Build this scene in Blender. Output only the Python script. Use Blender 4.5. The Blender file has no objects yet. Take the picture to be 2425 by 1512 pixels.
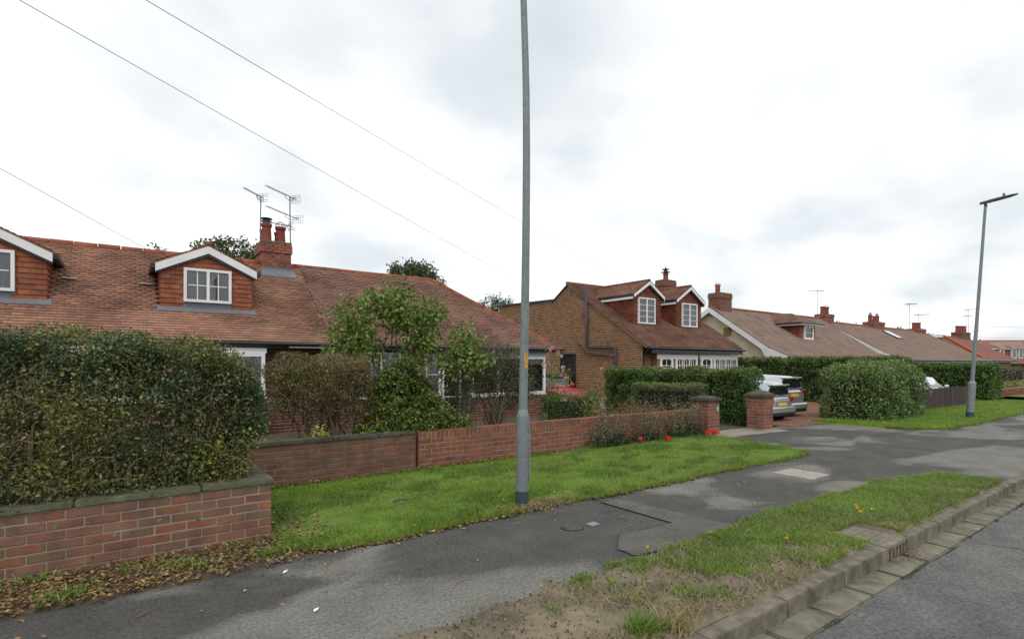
import bpy, bmesh, math, random
import numpy as np
from mathutils import Vector, Matrix

random.seed(7)
RNG = np.random.default_rng(11)
SC = bpy.context.scene
COL = SC.collection
R = math.radians

# ------------------------------------------------------------------ camera
cam_d = bpy.data.cameras.new('camera')
cam_d.sensor_width = 36.0
cam_d.lens = 36.0 * 1260 / 2424
cam_d.shift_y = 104 / 2424
cam_d.clip_start = 0.05
cam_d.clip_end = 3000
cam = bpy.data.objects.new('camera', cam_d)
cam.location = (0, 0, 1.7)
cam.rotation_euler = (R(90), 0, -math.atan2(0.5868, 0.8097))
COL.objects.link(cam)
SC.camera = cam

# ------------------------------------------------------------------ sky (overcast)
world = bpy.data.worlds.new('World')
SC.world = world
world.use_nodes = True
nt = world.node_tree
nt.nodes.clear()
def wn(t, **kw):
    n = nt.nodes.new(t)
    for k, v in kw.items():
        setattr(n, k, v)
    return n
def wmath(op, a, b=None, c=None, clamp=False):
    n = wn('ShaderNodeMath', operation=op, use_clamp=clamp)
    for i, x in enumerate((a, b, c)):
        if x is None:
            continue
        if isinstance(x, (int, float)):
            n.inputs[i].default_value = x
        else:
            nt.links.new(x, n.inputs[i])
    return n.outputs[0]
SUN_EL, SUN_AZ = 52, 215
sky = wn('ShaderNodeTexSky', sky_type='NISHITA', sun_disc=False)
sky.sun_elevation = R(SUN_EL)
sky.sun_rotation = R(SUN_AZ)
sky.air_density = 1.0
sky.dust_density = 2.0
skyb = wn('ShaderNodeMixRGB', blend_type='MULTIPLY')
skyb.inputs[0].default_value = 1
skyb.inputs[2].default_value = (.10, .10, .10, 1)
nt.links.new(sky.outputs[0], skyb.inputs[1])
tc = wn('ShaderNodeTexCoord')
sep = wn('ShaderNodeSeparateXYZ')
nt.links.new(tc.outputs['Generated'], sep.inputs[0])
den = wmath('ADD', wmath('MAXIMUM', sep.outputs[2], 0.0), 0.30)
comb = wn('ShaderNodeCombineXYZ')
nt.links.new(wmath('DIVIDE', sep.outputs[0], den), comb.inputs[0])
nt.links.new(wmath('DIVIDE', sep.outputs[1], den), comb.inputs[1])
mp = wn('ShaderNodeMapping')
mp.inputs['Location'].default_value = (3.1, 7.7, 0)
mp.inputs['Rotation'].default_value = (0, 0, R(-40))
mp.inputs['Scale'].default_value = (0.95, 1.1, 1)
nt.links.new(comb.outputs[0], mp.inputs[0])
n1 = wn('ShaderNodeTexNoise')
n1.inputs['Scale'].default_value = 1.15
n1.inputs['Detail'].default_value = 5
n1.inputs['Roughness'].default_value = 0.48
n1.inputs['Distortion'].default_value = 0.15
nt.links.new(mp.outputs[0], n1.inputs['Vector'])
ramp = wn('ShaderNodeValToRGB')
ramp.color_ramp.interpolation = 'B_SPLINE'
els = ramp.color_ramp.elements
els[0].position = 0.30; els[0].color = (.52, .57, .61, 1)
els[1].position = 0.58; els[1].color = (1.05, 1.05, 1.05, 1)
e = els.new(0.42); e.color = (.65, .69, .715, 1)
e = els.new(0.505); e.color = (.85, .865, .875, 1)
nt.links.new(n1.outputs[0], ramp.inputs[0])
mix = wn('ShaderNodeMixRGB')
mix.inputs[0].default_value = 0.93
nt.links.new(skyb.outputs[0], mix.inputs[1])
nt.links.new(ramp.outputs[0], mix.inputs[2])
bg = wn('ShaderNodeBackground')
bg.inputs[1].default_value = 1.0
nt.links.new(mix.outputs[0], bg.inputs[0])
wo = wn('ShaderNodeOutputWorld')
nt.links.new(bg.outputs[0], wo.inputs[0])

sun_d = bpy.data.lights.new('sun', 'SUN')
sun_d.energy = 0.9
sun_d.angle = R(25)
sun_d.color = (1.0, 0.97, 0.92)
sun = bpy.data.objects.new('sun', sun_d)
_a, _e = R(SUN_AZ), R(SUN_EL)
sv = Vector((math.sin(_a) * math.cos(_e), math.cos(_a) * math.cos(_e), math.sin(_e)))
sun.rotation_euler = (-sv).to_track_quat('-Z', 'Y').to_euler()
COL.objects.link(sun)

vs = SC.view_settings
vs.view_transform = 'Standard'
vs.look = 'None'
vs.gamma = 1
vs.use_curve_mapping = False
vs.exposure = 0.38

# ------------------------------------------------------------------ helpers: materials
MATS = {}
def mat(name, cols, rough=.85, noise=2.0, detail=4, isl=False, var=.25, varscale=1.5, bump=0., bscale=60, spec=.25,
        metal=0., transl=0., stretch=None, contrast=None, coat=0.):
    """cols: list of linear colours, picked by island/object random (isl) or by noise; var: large-scale brightness variation"""
    if name in MATS:
        return MATS[name]
    m = bpy.data.materials.new(name)
    MATS[name] = m
    m.use_nodes = True
    t = m.node_tree
    t.nodes.clear()
    N = lambda ty: t.nodes.new(ty)
    L = t.links.new
    geo = N('ShaderNodeNewGeometry')
    vec = geo.outputs['Position']
    if stretch:
        mpn = N('ShaderNodeMapping')
        mpn.inputs['Scale'].default_value = stretch
        L(vec, mpn.inputs[0])
        vec = mpn.outputs[0]
    rp = N('ShaderNodeValToRGB')
    el = rp.color_ramp.elements
    n = len(cols)
    if n == 1:
        el[0].color = el[1].color = (*cols[0], 1)
    else:
        lo, hi = contrast or ((0, 1) if isl else (.32, .68))
        for i, c in enumerate(cols):
            p = lo + (hi - lo) * i / (n - 1)
            if i == 0:
                el[0].position = p; el[0].color = (*c, 1)
            elif i == n - 1:
                el[-1].position = p; el[-1].color = (*c, 1)
            else:
                q = el.new(p); q.color = (*c, 1)
    if isl:
        oi = N('ShaderNodeObjectInfo')
        ad = N('ShaderNodeMath'); ad.operation = 'ADD'
        L(geo.outputs['Random Per Island'], ad.inputs[0]); L(oi.outputs['Random'], ad.inputs[1])
        fr = N('ShaderNodeMath'); fr.operation = 'FRACT'
        L(ad.outputs[0], fr.inputs[0]); L(fr.outputs[0], rp.inputs[0])
    else:
        ns = N('ShaderNodeTexNoise')
        ns.inputs['Scale'].default_value = noise; ns.inputs['Detail'].default_value = detail
        L(vec, ns.inputs['Vector']); L(ns.outputs[0], rp.inputs[0])
    col = rp.outputs[0]
    if var > 0:
        n2 = N('ShaderNodeTexNoise')
        n2.inputs['Scale'].default_value = varscale; n2.inputs['Detail'].default_value = 6; n2.inputs['Roughness'].default_value = .6
        L(vec, n2.inputs['Vector'])
        mr = N('ShaderNodeMapRange')
        mr.inputs[1].default_value = .3; mr.inputs[2].default_value = .7
        mr.inputs[3].default_value = 1 - var; mr.inputs[4].default_value = 1 + var
        L(n2.outputs[0], mr.inputs[0])
        mx = N('ShaderNodeMixRGB'); mx.blend_type = 'MULTIPLY'; mx.inputs[0].default_value = 1
        L(col, mx.inputs[1]); L(mr.outputs[0], mx.inputs[2])
        col = mx.outputs[0]
    b = N('ShaderNodeBsdfPrincipled')
    b.inputs['Roughness'].default_value = rough
    b.inputs['Specular IOR Level'].default_value = spec
    b.inputs['Metallic'].default_value = metal
    if coat:
        b.inputs['Coat Weight'].default_value = coat
        b.inputs['Coat Roughness'].default_value = .05
    L(col, b.inputs['Base Color'])
    if bump > 0:
        n3 = N('ShaderNodeTexNoise')
        n3.inputs['Scale'].default_value = bscale; n3.inputs['Detail'].default_value = 3
        L(vec, n3.inputs['Vector'])
        bp = N('ShaderNodeBump'); bp.inputs['Strength'].default_value = bump; bp.inputs['Distance'].default_value = .02
        L(n3.outputs[0], bp.inputs['Height']); L(bp.outputs[0], b.inputs['Normal'])
    out = N('ShaderNodeOutputMaterial')
    sh = b.outputs[0]
    if transl > 0:
        tr = N('ShaderNodeBsdfTranslucent')
        L(col, tr.inputs[0])
        ms = N('ShaderNodeMixShader'); ms.inputs[0].default_value = transl
        L(sh, ms.inputs[1]); L(tr.outputs[0], ms.inputs[2])
        sh = ms.outputs[0]
    L(sh, out.inputs[0])
    return m

def plain(name, c, rough=.5, **kw):
    kw.setdefault('var', .08)
    return mat(name, [c], rough=rough, **kw)

def glass(name='window glass', tint=.75):
    if name in MATS:
        return MATS[name]
    m = bpy.data.materials.new(name); MATS[name] = m
    m.use_nodes = True
    t = m.node_tree; t.nodes.clear()
    tr = t.nodes.new('ShaderNodeBsdfTransparent'); tr.inputs[0].default_value = (tint, tint, tint, 1)
    gl = t.nodes.new('ShaderNodeBsdfGlossy'); gl.inputs['Roughness'].default_value = .02
    fr = t.nodes.new('ShaderNodeFresnel'); fr.inputs[0].default_value = 1.6
    ms = t.nodes.new('ShaderNodeMixShader'); o = t.nodes.new('ShaderNodeOutputMaterial')
    t.links.new(fr.outputs[0], ms.inputs[0]); t.links.new(tr.outputs[0], ms.inputs[1]); t.links.new(gl.outputs[0], ms.inputs[2])
    t.links.new(ms.outputs[0], o.inputs[0])
    return m

# ------------------------------------------------------------------ helpers: meshes
def mesh_np(name, verts, quads=None, tris=None):
    me = bpy.data.meshes.new(name)
    verts = np.asarray(verts, np.float32)
    idx, starts, n = [], [], 0
    if quads is not None and len(quads):
        q = np.asarray(quads, np.int32); idx.append(q.ravel()); starts.append(np.arange(len(q)) * 4); n += q.size
    if tris is not None and len(tris):
        q = np.asarray(tris, np.int32); idx.append(q.ravel()); starts.append(n + np.arange(len(q)) * 3)
    idx = np.concatenate(idx); starts = np.concatenate(starts).astype(np.int32)
    me.vertices.add(len(verts)); me.vertices.foreach_set('co', verts.ravel())
    me.loops.add(len(idx)); me.loops.foreach_set('vertex_index', idx.astype(np.int32))
    me.polygons.add(len(starts)); me.polygons.foreach_set('loop_start', starts)
    me.update(calc_edges=True)
    return me

def link(name, data, parent=None, m=None, loc=None):
    o = bpy.data.objects.new(name, data)
    COL.objects.link(o)
    if parent is not None:
        o.parent = parent
        # geometry is given in world space: cancel the parent's offset
        o.matrix_parent_inverse = Matrix.Identity(4)
        pw = world_loc(parent)
        o.location = -pw if loc is None else Vector(loc) - pw
    elif loc is not None:
        o.location = loc
    if m is not None and data is not None:
        data.materials.clear(); data.materials.append(m)
    return o

def world_loc(o):
    v = Vector((0, 0, 0))
    while o is not None:
        v += o.location
        o = o.parent
    return v

def tag(o, label=None, cat=None, group=None, kind=None):
    if label: o['label'] = label
    if cat: o['category'] = cat
    if group: o['group'] = group
    if kind: o['kind'] = kind
    return o

def thing(name, loc, label, cat, group=None):
    o = bpy.data.objects.new(name, None)
    o.empty_display_size = .2
    COL.objects.link(o); o.location = loc
    return tag(o, label, cat, group)

class MB:
    def __init__(s): s.v, s.f = [], []
    def poly(s, pts):
        i = len(s.v); s.v += [tuple(p) for p in pts]; s.f.append(tuple(range(i, i + len(pts)))); return s
    def box(s, x0, x1, y0, y1, z0, z1):
        i = len(s.v)
        s.v += [(x0, y0, z0), (x1, y0, z0), (x1, y1, z0), (x0, y1, z0), (x0, y0, z1), (x1, y0, z1), (x1, y1, z1), (x0, y1, z1)]
        s.f += [tuple(i + k for k in q) for q in ((3, 2, 1, 0), (4, 5, 6, 7), (0, 1, 5, 4), (1, 2, 6, 5), (2, 3, 7, 6), (3, 0, 4, 7))]
        return s
    def prism(s, pts, d):
        """closed polygon pts extruded by vector d"""
        n = len(pts); i = len(s.v); d = Vector(d)
        s.v += [tuple(Vector(p)) for p in pts] + [tuple(Vector(p) + d) for p in pts]
        s.f.append(tuple(range(i + n - 1, i - 1, -1))); s.f.append(tuple(range(i + n, i + 2 * n)))
        for k in range(n):
            k2 = (k + 1) % n
            s.f.append((i + k, i + k2, i + n + k2, i + n + k))
        return s
    def tube(s, pts, rad, n=8, cap=True):
        pts = [Vector(p) for p in pts]
        if not hasattr(rad, '__len__'): rad = [rad] * len(pts)
        rings = []
        for k, p in enumerate(pts):
            d = (pts[min(k + 1, len(pts) - 1)] - pts[max(k - 1, 0)]).normalized()
            a = d.orthogonal().normalized() if k == 0 else (a - d * a.dot(d)).normalized()
            b = d.cross(a); i = len(s.v)
            for j in range(n):
                t = 2 * math.pi * j / n
                s.v.append(tuple(p + (a * math.cos(t) + b * math.sin(t)) * rad[k]))
            rings.append(i)
        for q in range(len(rings) - 1):
            for j in range(n):
                j2 = (j + 1) % n
                s.f.append((rings[q] + j, rings[q] + j2, rings[q + 1] + j2, rings[q + 1] + j))
        if cap:
            s.f.append(tuple(rings[0] + j for j in range(n - 1, -1, -1)))
            s.f.append(tuple(rings[-1] + j for j in range(n)))
        return s
    def lathe(s, c, prof, n=16):
        return s.tube([(c[0], c[1], c[2] + z) for z, r in prof], [r for z, r in prof], n)
    def build(s, name, m=None, parent=None, smooth=False, bevel=0., seg=1):
        me = bpy.data.meshes.new(name)
        me.from_pydata(s.v, [], s.f); me.update()
        if bevel:
            bm = bmesh.new(); bm.from_mesh(me)
            bmesh.ops.bevel(bm, geom=bm.edges[:], offset=bevel, segments=seg, affect='EDGES')
            bm.to_mesh(me); bm.free()
        if smooth:
            me.polygons.foreach_set('use_smooth', [True] * len(me.polygons))
            if smooth == 'auto':
                me.set_sharp_from_angle(angle=R(40))
        return link(name, me, parent, m)

def struct(o): o['kind'] = 'structure'; return o
def stuff(o): o['kind'] = 'stuff'; return o

def grid_sheet(x0, x1, y0, y1, nx, ny, zf, edge=None):
    xs = np.linspace(x0, x1, nx); ys = np.linspace(0, 1, ny)
    X, T = np.meshgrid(xs, ys)
    if edge is None:
        Y = y0 + (y1 - y0) * T
    else:
        lo, hi = edge(xs)
        Y = lo[None, :] + (hi - lo)[None, :] * T
    Z = zf(X, Y, T)
    V = np.stack([X, Y, Z], -1).reshape(-1, 3)
    i = np.arange(nx * ny).reshape(ny, nx)
    Q = np.stack([i[:-1, :-1], i[:-1, 1:], i[1:, 1:], i[1:, :-1]], -1).reshape(-1, 4)
    return V, Q

def wob(x, seed=0, amp=.05, f=1.0):
    return amp * (np.sin(x * 1.7 * f + seed) + .6 * np.sin(x * 4.3 * f + 2.1 * seed) + .4 * np.sin(x * 9.7 * f + 3.3 * seed) + .25 * np.sin(x * 23.1 * f + seed)) / 1.6

# ------------------------------------------------------------------ helpers: foliage
def unit(v): return v / np.maximum(np.linalg.norm(v, axis=-1, keepdims=True), 1e-6)

def leaves(P, size, bias=None, b=.6, ratio=.5, seed=0, fold=.18, simple=False):
    """(N,3) points -> vertices and quads of folded leaves"""
    rg = np.random.default_rng(seed)
    N = len(P)
    n = unit(rg.normal(size=(N, 3)))
    if bias is not None:
        n = unit(n * (1 - b) * 1.2 + bias * b)
    t = unit(np.cross(n, rg.normal(size=(N, 3))))
    s_ = np.cross(n, t)
    L = (size * rg.uniform(.65, 1.3, N))[:, None]
    W = L * ratio * rg.uniform(.8, 1.2, N)[:, None]
    if simple:
        V = np.stack([P, P + t * L * .5 + s_ * W * .5, P + t * L, P + t * L * .5 - s_ * W * .5], 1).reshape(-1, 3)
        Q = np.arange(N * 4).reshape(N, 4)
        return V, Q
    up = n * W * fold
    V = np.stack([P, P + t * L * .3 + s_ * W * .5 + up, P + t * L * .68 + s_ * W * .42 + up, P + t * L,
                  P + t * L * .68 - s_ * W * .42 + up, P + t * L * .3 - s_ * W * .5 + up], 1).reshape(-1, 3)
    i = np.arange(N)[:, None] * 6
    Q = np.concatenate([i + np.array([[0, 1, 2, 3]]), i + np.array([[0, 3, 4, 5]])], 0)
    return V, Q

def leaf_obj(name, P, size, m, parent, **kw):
    V, Q = leaves(P, size, **kw)
    return link(name, mesh_np(name, V, Q), parent, m)

_rn = np.random.default_rng(99)
_ND = _rn.normal(size=(14, 3)); _NP = _rn.uniform(0, 6.28, 14)
def n3(P, f=1.0, seed=0.):
    v = np.zeros(len(P))
    for i in range(14):
        k = f * (1.0 + .28 * i)
        v += np.sin(P @ (unit(_ND[i:i + 1])[0] * k) + _NP[i] + seed * (1 + i * .37)) / (1 + .12 * i)
    return v / 3.2

def cluster_points(cs, nclus, per, r, seed=0, depth=.3):
    # leaves gathered in many small sprays, gaps between them
    c, d = blob_points(cs, nclus, depth=depth, seed=seed)
    rg = np.random.default_rng(seed + 1)
    k = rg.integers(int(per * .4), int(per * 1.6), nclus)
    P = np.repeat(c, k, 0); D = np.repeat(d, k, 0)
    rr = np.repeat(r * rg.uniform(.6, 1.4, nclus), k)
    g = rg.normal(0, .5, (len(P), 3)) + D * np.abs(rg.normal(0, .35, (len(P), 1)))
    return P + g * rr[:, None], D

def hedge_points(x0, x1, y0, y1, z0, z1, n, rnd=.15, lump=.06, depth=.12, seed=0, faces='tfblr', taper=0.):
    """points scattered in a shell below the surface of a rounded, lumpy box; returns points and outward normals"""
    rg = np.random.default_rng(seed)
    c = np.array([(x0 + x1) / 2, (y0 + y1) / 2, (z0 + z1) / 2]); h = np.array([(x1 - x0) / 2, (y1 - y0) / 2, (z1 - z0) / 2])
    ar = {'t': h[0] * h[1], 'f': h[0] * h[2], 'b': h[0] * h[2], 'l': h[1] * h[2], 'r': h[1] * h[2]}
    fs = list(faces); w = np.array([ar[k] for k in fs]); w = w / w.sum()
    which = rg.choice(len(fs), n, p=w)
    U = rg.uniform(-1, 1, (n, 2))
    p = np.zeros((n, 3)); nn = np.zeros((n, 3))
    for k, f in enumerate(fs):
        q = which == k
        ax, sg = {'t': (2, 1), 'f': (1, -1), 'b': (1, 1), 'l': (0, -1), 'r': (0, 1)}[f]
        o = [a for a in (0, 1, 2) if a != ax]
        p[q, ax] = sg; p[q, o[0]] = U[q, 0]; p[q, o[1]] = U[q, 1]
        nn[q, ax] = sg
    P = c + p * h
    # round the edges: pull towards inner box then push out by rnd
    inner = np.clip(P - c, -(h - rnd), h - rnd)
    low = (P - c)[:, 2] < 0
    d = (P - c) - inner
    d[:, 2] = np.where(low, 0, d[:, 2])
    dn = np.linalg.norm(d, axis=1, keepdims=True)
    dirs = np.where(dn > 1e-6, d / np.maximum(dn, 1e-6), nn)
    Pz = P[:, 2].copy()
    P = c + inner + dirs * rnd
    P[:, 2] = np.where(low, Pz, P[:, 2])
    x, y, z = P.T
    lum = (np.sin(x * 3.1 + 1.3 * seed) * np.cos(y * 3.7 + z * 2.9 + seed) + .6 * np.sin(x * 7.3 + z * 6.1 + seed) * np.cos(y * 6.7) + .35 * np.sin(z * 13 + x * 11))
    off = lump * lum - np.abs(rg.exponential(depth, n)) + rg.uniform(0, .03, n)
    cav = np.maximum(n3(P, 5.5, seed) - .15, 0) + .6 * np.maximum(n3(P, 12., seed + 3) - .2, 0)
    off -= cav * min(.22, rnd) * .9
    P = P + dirs * off[:, None]
    if taper:
        k = 1 - taper * (1 - (P[:, 2] - z0) / (z1 - z0))
        P[:, 0] = c[0] + (P[:, 0] - c[0]) * k; P[:, 1] = c[1] + (P[:, 1] - c[1]) * k
    P[:, 2] = np.maximum(P[:, 2], z0 + .02)
    return P, dirs

def blob_points(cs, n, depth=.3, seed=0, power=.45):
    """points in a union of ellipsoids, dense near the surface; cs: (x,y,z,rx,ry,rz)"""
    rg = np.random.default_rng(seed)
    cs = np.array(cs, float)
    w = (cs[:, 3] * cs[:, 4] * cs[:, 5]) ** .67; w /= w.sum()
    k = rg.choice(len(cs), n, p=w)
    d = unit(rg.normal(size=(n, 3)))
    r = 1 - np.minimum(np.abs(rg.exponential(depth, n)), .95)
    lum = 1 + .12 * np.sin(d[:, 0] * 6 + k) * np.cos(d[:, 1] * 7 + d[:, 2] * 5) + .07 * np.sin(d[:, 2] * 14 + d[:, 0] * 11)
    P = cs[k, :3] + d * cs[k, 3:] * (r * lum)[:, None]
    return P, d

def twigs(mb, base, target_pts, r0=.02, n=4, jit=.08, seed=0, rend=.004):
    rg = random.Random(seed)
    for tp in target_pts:
        b = Vector(base) if not isinstance(base, list) else Vector(rg.choice(base))
        t = Vector(tp)
        pts = [b]
        L = (t - b).length
        for k in range(1, n + 1):
            f = k / n
            p = b.lerp(t, f) + Vector((0, 0, L * .1 * math.sin(f * math.pi)))
            if k < n:
                p += Vector((rg.uniform(-1, 1), rg.uniform(-1, 1), rg.uniform(-.5, .5))) * jit * L
            pts.append(p)
        mb.tube(pts, [r0 + (rend - r0) * (k / n) ** .7 for k in range(n + 1)], 5, cap=False)
    return mb

# ------------------------------------------------------------------ material library
BR = lambda s, *c: [tuple(x * s for x in q) for q in c]
m_brick_dull = mat('brick dull red-brown', [(.185, .085, .06), (.20, .09, .062), (.16, .10, .072), (.25, .095, .055), (.15, .10, .075), (.19, .10, .07), (.21, .105, .07)], isl=True, rough=.9, var=.28, varscale=5, bump=.35, bscale=90)
m_brick_grey = mat('brick grey-brown', [(.14, .075, .05), (.165, .072, .05), (.12, .08, .058), (.19, .085, .055), (.135, .09, .065)], isl=True, rough=.9, var=.3, varscale=4, bump=.35, bscale=90)
m_brick_red = mat('brick orange-red', [(0.257, 0.095, 0.055), (0.209, 0.079, 0.055), (0.285, 0.105, 0.057), (0.162, 0.069, 0.053), (0.237, 0.105, 0.068), (0.190, 0.071, 0.055), (0.142, 0.074, 0.057)], isl=True, rough=.9, var=.25, varscale=4, bump=.35, bscale=90)
m_brick_buff = mat('brick buff brown', [(0.296, 0.169, 0.092), (0.265, 0.144, 0.082), (0.321, 0.188, 0.103), (0.240, 0.131, 0.078), (0.290, 0.159, 0.085), (0.189, 0.112, 0.071), (0.309, 0.172, 0.092), (0.277, 0.150, 0.085)], isl=True, rough=.9, var=.14, varscale=3, bump=.2)
m_mortar = mat('mortar', [(.21, .19, .14), (.29, .26, .20)], noise=8, rough=.95, var=.25, bump=.3)
m_mortar_pale = mat('mortar pale', [(.21, .19, .145), (.29, .26, .20)], noise=8, rough=.95, var=.2)
m_mortar_dark = mat('mortar dark', [(.16, .13, .10), (.22, .185, .14)], noise=8, rough=.95, var=.25)
m_stone = mat('coping stone mossy', [(.085, .085, .06), (.13, .125, .085), (.10, .11, .06), (.17, .16, .12)], noise=6, rough=.95, var=.25, varscale=7, bump=.4)
m_cap = mat('pillar cap stone dark', [(.055, .052, .042), (.09, .085, .065), (.07, .078, .045)], noise=7, rough=.95, var=.25, bump=.4)
m_tile = mat('clay roof tile', [(0.289, 0.147, 0.098), (0.226, 0.126, 0.091), (0.318, 0.162, 0.100), (0.192, 0.110, 0.088), (0.278, 0.159, 0.113), (0.249, 0.123, 0.085), (0.307, 0.168, 0.110), (0.209, 0.113, 0.088), (0.295, 0.141, 0.088)], isl=True, rough=.9, var=.45, varscale=.9, bump=.2, spec=.2)
m_tile2 = mat('brown roof tile', [(.19, .09, .06), (.14, .075, .058), (.22, .105, .06), (.12, .07, .06), (.19, .11, .075)], isl=True, rough=.9, var=.4, varscale=1.0, bump=.2, spec=.2)
m_tile3 = mat('grey-brown far roof', [(.19, .135, .108), (.225, .155, .12), (.165, .125, .105)], noise=1.6, detail=8, rough=.95, var=.2, varscale=3, stretch=(.8, .45, .45))
m_tile5 = mat('orange far roof', [(0.246, 0.108, 0.077), (0.205, 0.098, 0.077)], noise=2, rough=.95, var=.2)
m_ridge = mat('clay ridge tile', [(.27, .085, .045), (.22, .075, .05), (.31, .10, .05)], isl=True, rough=.85, var=.25, varscale=3)
m_hang = mat('hung clay tile', [(0.276, 0.092, 0.048), (0.230, 0.076, 0.042), (0.313, 0.113, 0.054), (0.193, 0.065, 0.042), (0.267, 0.103, 0.060)], isl=True, rough=.85, var=.25, varscale=2.5, bump=.15)
m_white = plain('white upvc', (.75, .76, .76), .35, spec=.5)
m_cream = mat('cream render', [(.60, .53, .37), (.64, .57, .41)], noise=3, rough=.9, var=.1, bump=.1)
m_black = plain('black gutter plastic', (.012, .013, .015), .3, spec=.5)
m_dgrey = plain('dark grey plastic', (.055, .06, .07), .4)
m_lead = plain('lead flashing', (.18, .20, .22), .55, metal=.3)
m_glass = glass()
m_dark = plain('dark interior', (.02, .02, .022), .9)
m_net = mat('net curtain', [(.50, .52, .54), (.66, .68, .70)], noise=6, rough=.9, stretch=(6, 6, .4), var=.1)
m_curt = mat('green curtain', [(.05, .09, .05), (.11, .15, .07), (.16, .16, .10)], noise=5, rough=.9, stretch=(8, 8, .3), var=.1)
m_galv = mat('galvanised steel', [(.16, .185, .19), (.215, .24, .245), (.185, .205, .21)], noise=9, rough=.55, var=.1, varscale=14, metal=.25, spec=.4)
m_steel = plain('aerial aluminium', (.17, .19, .23), .4, metal=.5)
m_wood_fence = mat('dark stained boards', [(.05, .035, .035), (.075, .052, .05), (.04, .03, .032)], isl=True, rough=.85, var=.3, varscale=6)
m_bark = mat('bark', [(.075, .055, .038), (.12, .095, .07), (.055, .04, .028)], noise=14, rough=.95, var=.25)
m_bark_pale = mat('pale bark', [(.16, .14, .10), (.10, .085, .06)], noise=14, rough=.95, var=.25)
def leafmat(name, cols, tr=.22, var=.25, vs=1.3):
    return mat(name, cols, isl=True, rough=.38, spec=.5, transl=tr, var=var, varscale=vs)
m_l_hedge = leafmat('hedge leaves', [(0.040, 0.074, 0.019), (0.062, 0.106, 0.021), (0.110, 0.150, 0.032), (0.173, 0.196, 0.040), (0.134, 0.097, 0.040), (0.055, 0.097, 0.032), (0.283, 0.270, 0.056), (0.095, 0.127, 0.048), (0.221, 0.134, 0.056)], var=.35)
m_l_hedge_d = leafmat('hedge dark leaves', [(0.029, 0.064, 0.027), (0.047, 0.090, 0.035), (0.079, 0.127, 0.048), (0.035, 0.074, 0.027), (0.134, 0.173, 0.066)], var=.2)
m_l_hedge_b = leafmat('hedge brown leaves', [(0.164, 0.098, 0.049), (0.123, 0.078, 0.037), (0.218, 0.143, 0.068), (0.096, 0.091, 0.035), (0.177, 0.156, 0.049)], var=.2)
m_l_hedge_p = leafmat('hedge pale leaves', [(0.180, 0.218, 0.041), (0.246, 0.265, 0.055), (0.131, 0.172, 0.035), (0.328, 0.312, 0.069), (0.197, 0.156, 0.055), (0.098, 0.140, 0.030)], var=.2)
m_l_hedge_y = leafmat('hedge bright leaves', [(.16, .22, .03), (.30, .30, .05), (.12, .2, .04)])
m_l_brown = leafmat('brown hedge leaves', [(0.252, 0.128, 0.050), (0.158, 0.098, 0.040), (0.110, 0.090, 0.031), (0.315, 0.180, 0.071), (0.189, 0.120, 0.050), (0.079, 0.083, 0.026), (0.090, 0.120, 0.035), (0.070, 0.095, 0.030), (0.130, 0.120, 0.040)])
m_l_dark = leafmat('glossy evergreen leaves', [(0.018, 0.045, 0.009), (0.039, 0.086, 0.013), (0.089, 0.146, 0.020), (0.166, 0.238, 0.031), (0.028, 0.060, 0.013), (0.256, 0.290, 0.038)])
m_l_gold = leafmat('golden leaves', [(.36, .20, .02), (.30, .24, .03), (.22, .11, .02)])
m_l_lilac = leafmat('lilac leaves', [(0.089, 0.168, 0.026), (0.137, 0.233, 0.034), (0.209, 0.291, 0.053), (0.105, 0.183, 0.033), (0.241, 0.233, 0.066)])
m_seed = leafmat('brown seed heads', [(.075, .038, .022), (.11, .055, .03), (.05, .03, .02)])
m_l_olive = leafmat('small olive leaves', [(0.060, 0.069, 0.033), (0.097, 0.103, 0.049), (0.139, 0.138, 0.071), (0.072, 0.078, 0.033)])
m_l_privet = leafmat('privet leaves', [(0.040, 0.093, 0.017), (0.067, 0.136, 0.023), (0.106, 0.192, 0.032), (0.053, 0.105, 0.020)], var=.3)
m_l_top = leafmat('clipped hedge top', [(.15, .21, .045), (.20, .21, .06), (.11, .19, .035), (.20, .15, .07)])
m_l_vari = leafmat('variegated leaves', [(0.044, 0.108, 0.024), (0.075, 0.159, 0.034), (0.374, 0.460, 0.142), (0.056, 0.115, 0.026), (0.187, 0.259, 0.071), (0.044, 0.093, 0.024), (0.112, 0.187, 0.047)])
m_l_conifer = leafmat('conifer green', [(0.022, 0.063, 0.027), (0.044, 0.098, 0.033), (0.029, 0.077, 0.033)])
m_l_tree = leafmat('tree leaves', [(0.079, 0.112, 0.036), (0.118, 0.150, 0.043), (0.158, 0.180, 0.057), (0.095, 0.120, 0.043)])
m_l_dead = leafmat('dry stems and leaves', [(0.172, 0.132, 0.075), (0.253, 0.216, 0.132), (0.115, 0.084, 0.052), (0.149, 0.156, 0.075)])
m_l_weed = leafmat('dark weed leaves', [(.022, .05, .018), (.035, .075, .025), (.05, .09, .03)])
m_l_gold2 = leafmat('yellow-green leaves', [(.25, .26, .05), (.14, .2, .04), (.36, .26, .06), (.1, .15, .03)])
m_rose = leafmat('pink petals', [(.65, .22, .25), (.75, .35, .36)], var=.05)
m_red = leafmat('red petals', [(.85, .04, .02), (.7, .03, .02)], var=.05)
m_yellow = leafmat('yellow petals', [(.8, .55, .02), (.75, .48, .02)], var=.05)
m_fallen = leafmat('fallen leaves', [(.16, .08, .035), (.24, .13, .055), (.10, .055, .03), (.30, .20, .08), (.20, .11, .05), (.33, .27, .10), (.13, .06, .03), (.08, .045, .028)], tr=.05, var=.3)
m_lawn_b = leafmat('lawn blades', [(.125, .215, .018), (.165, .265, .025), (.20, .29, .035), (.14, .235, .02), (.24, .28, .05)], tr=.3, var=.32, vs=1.4)
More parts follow.
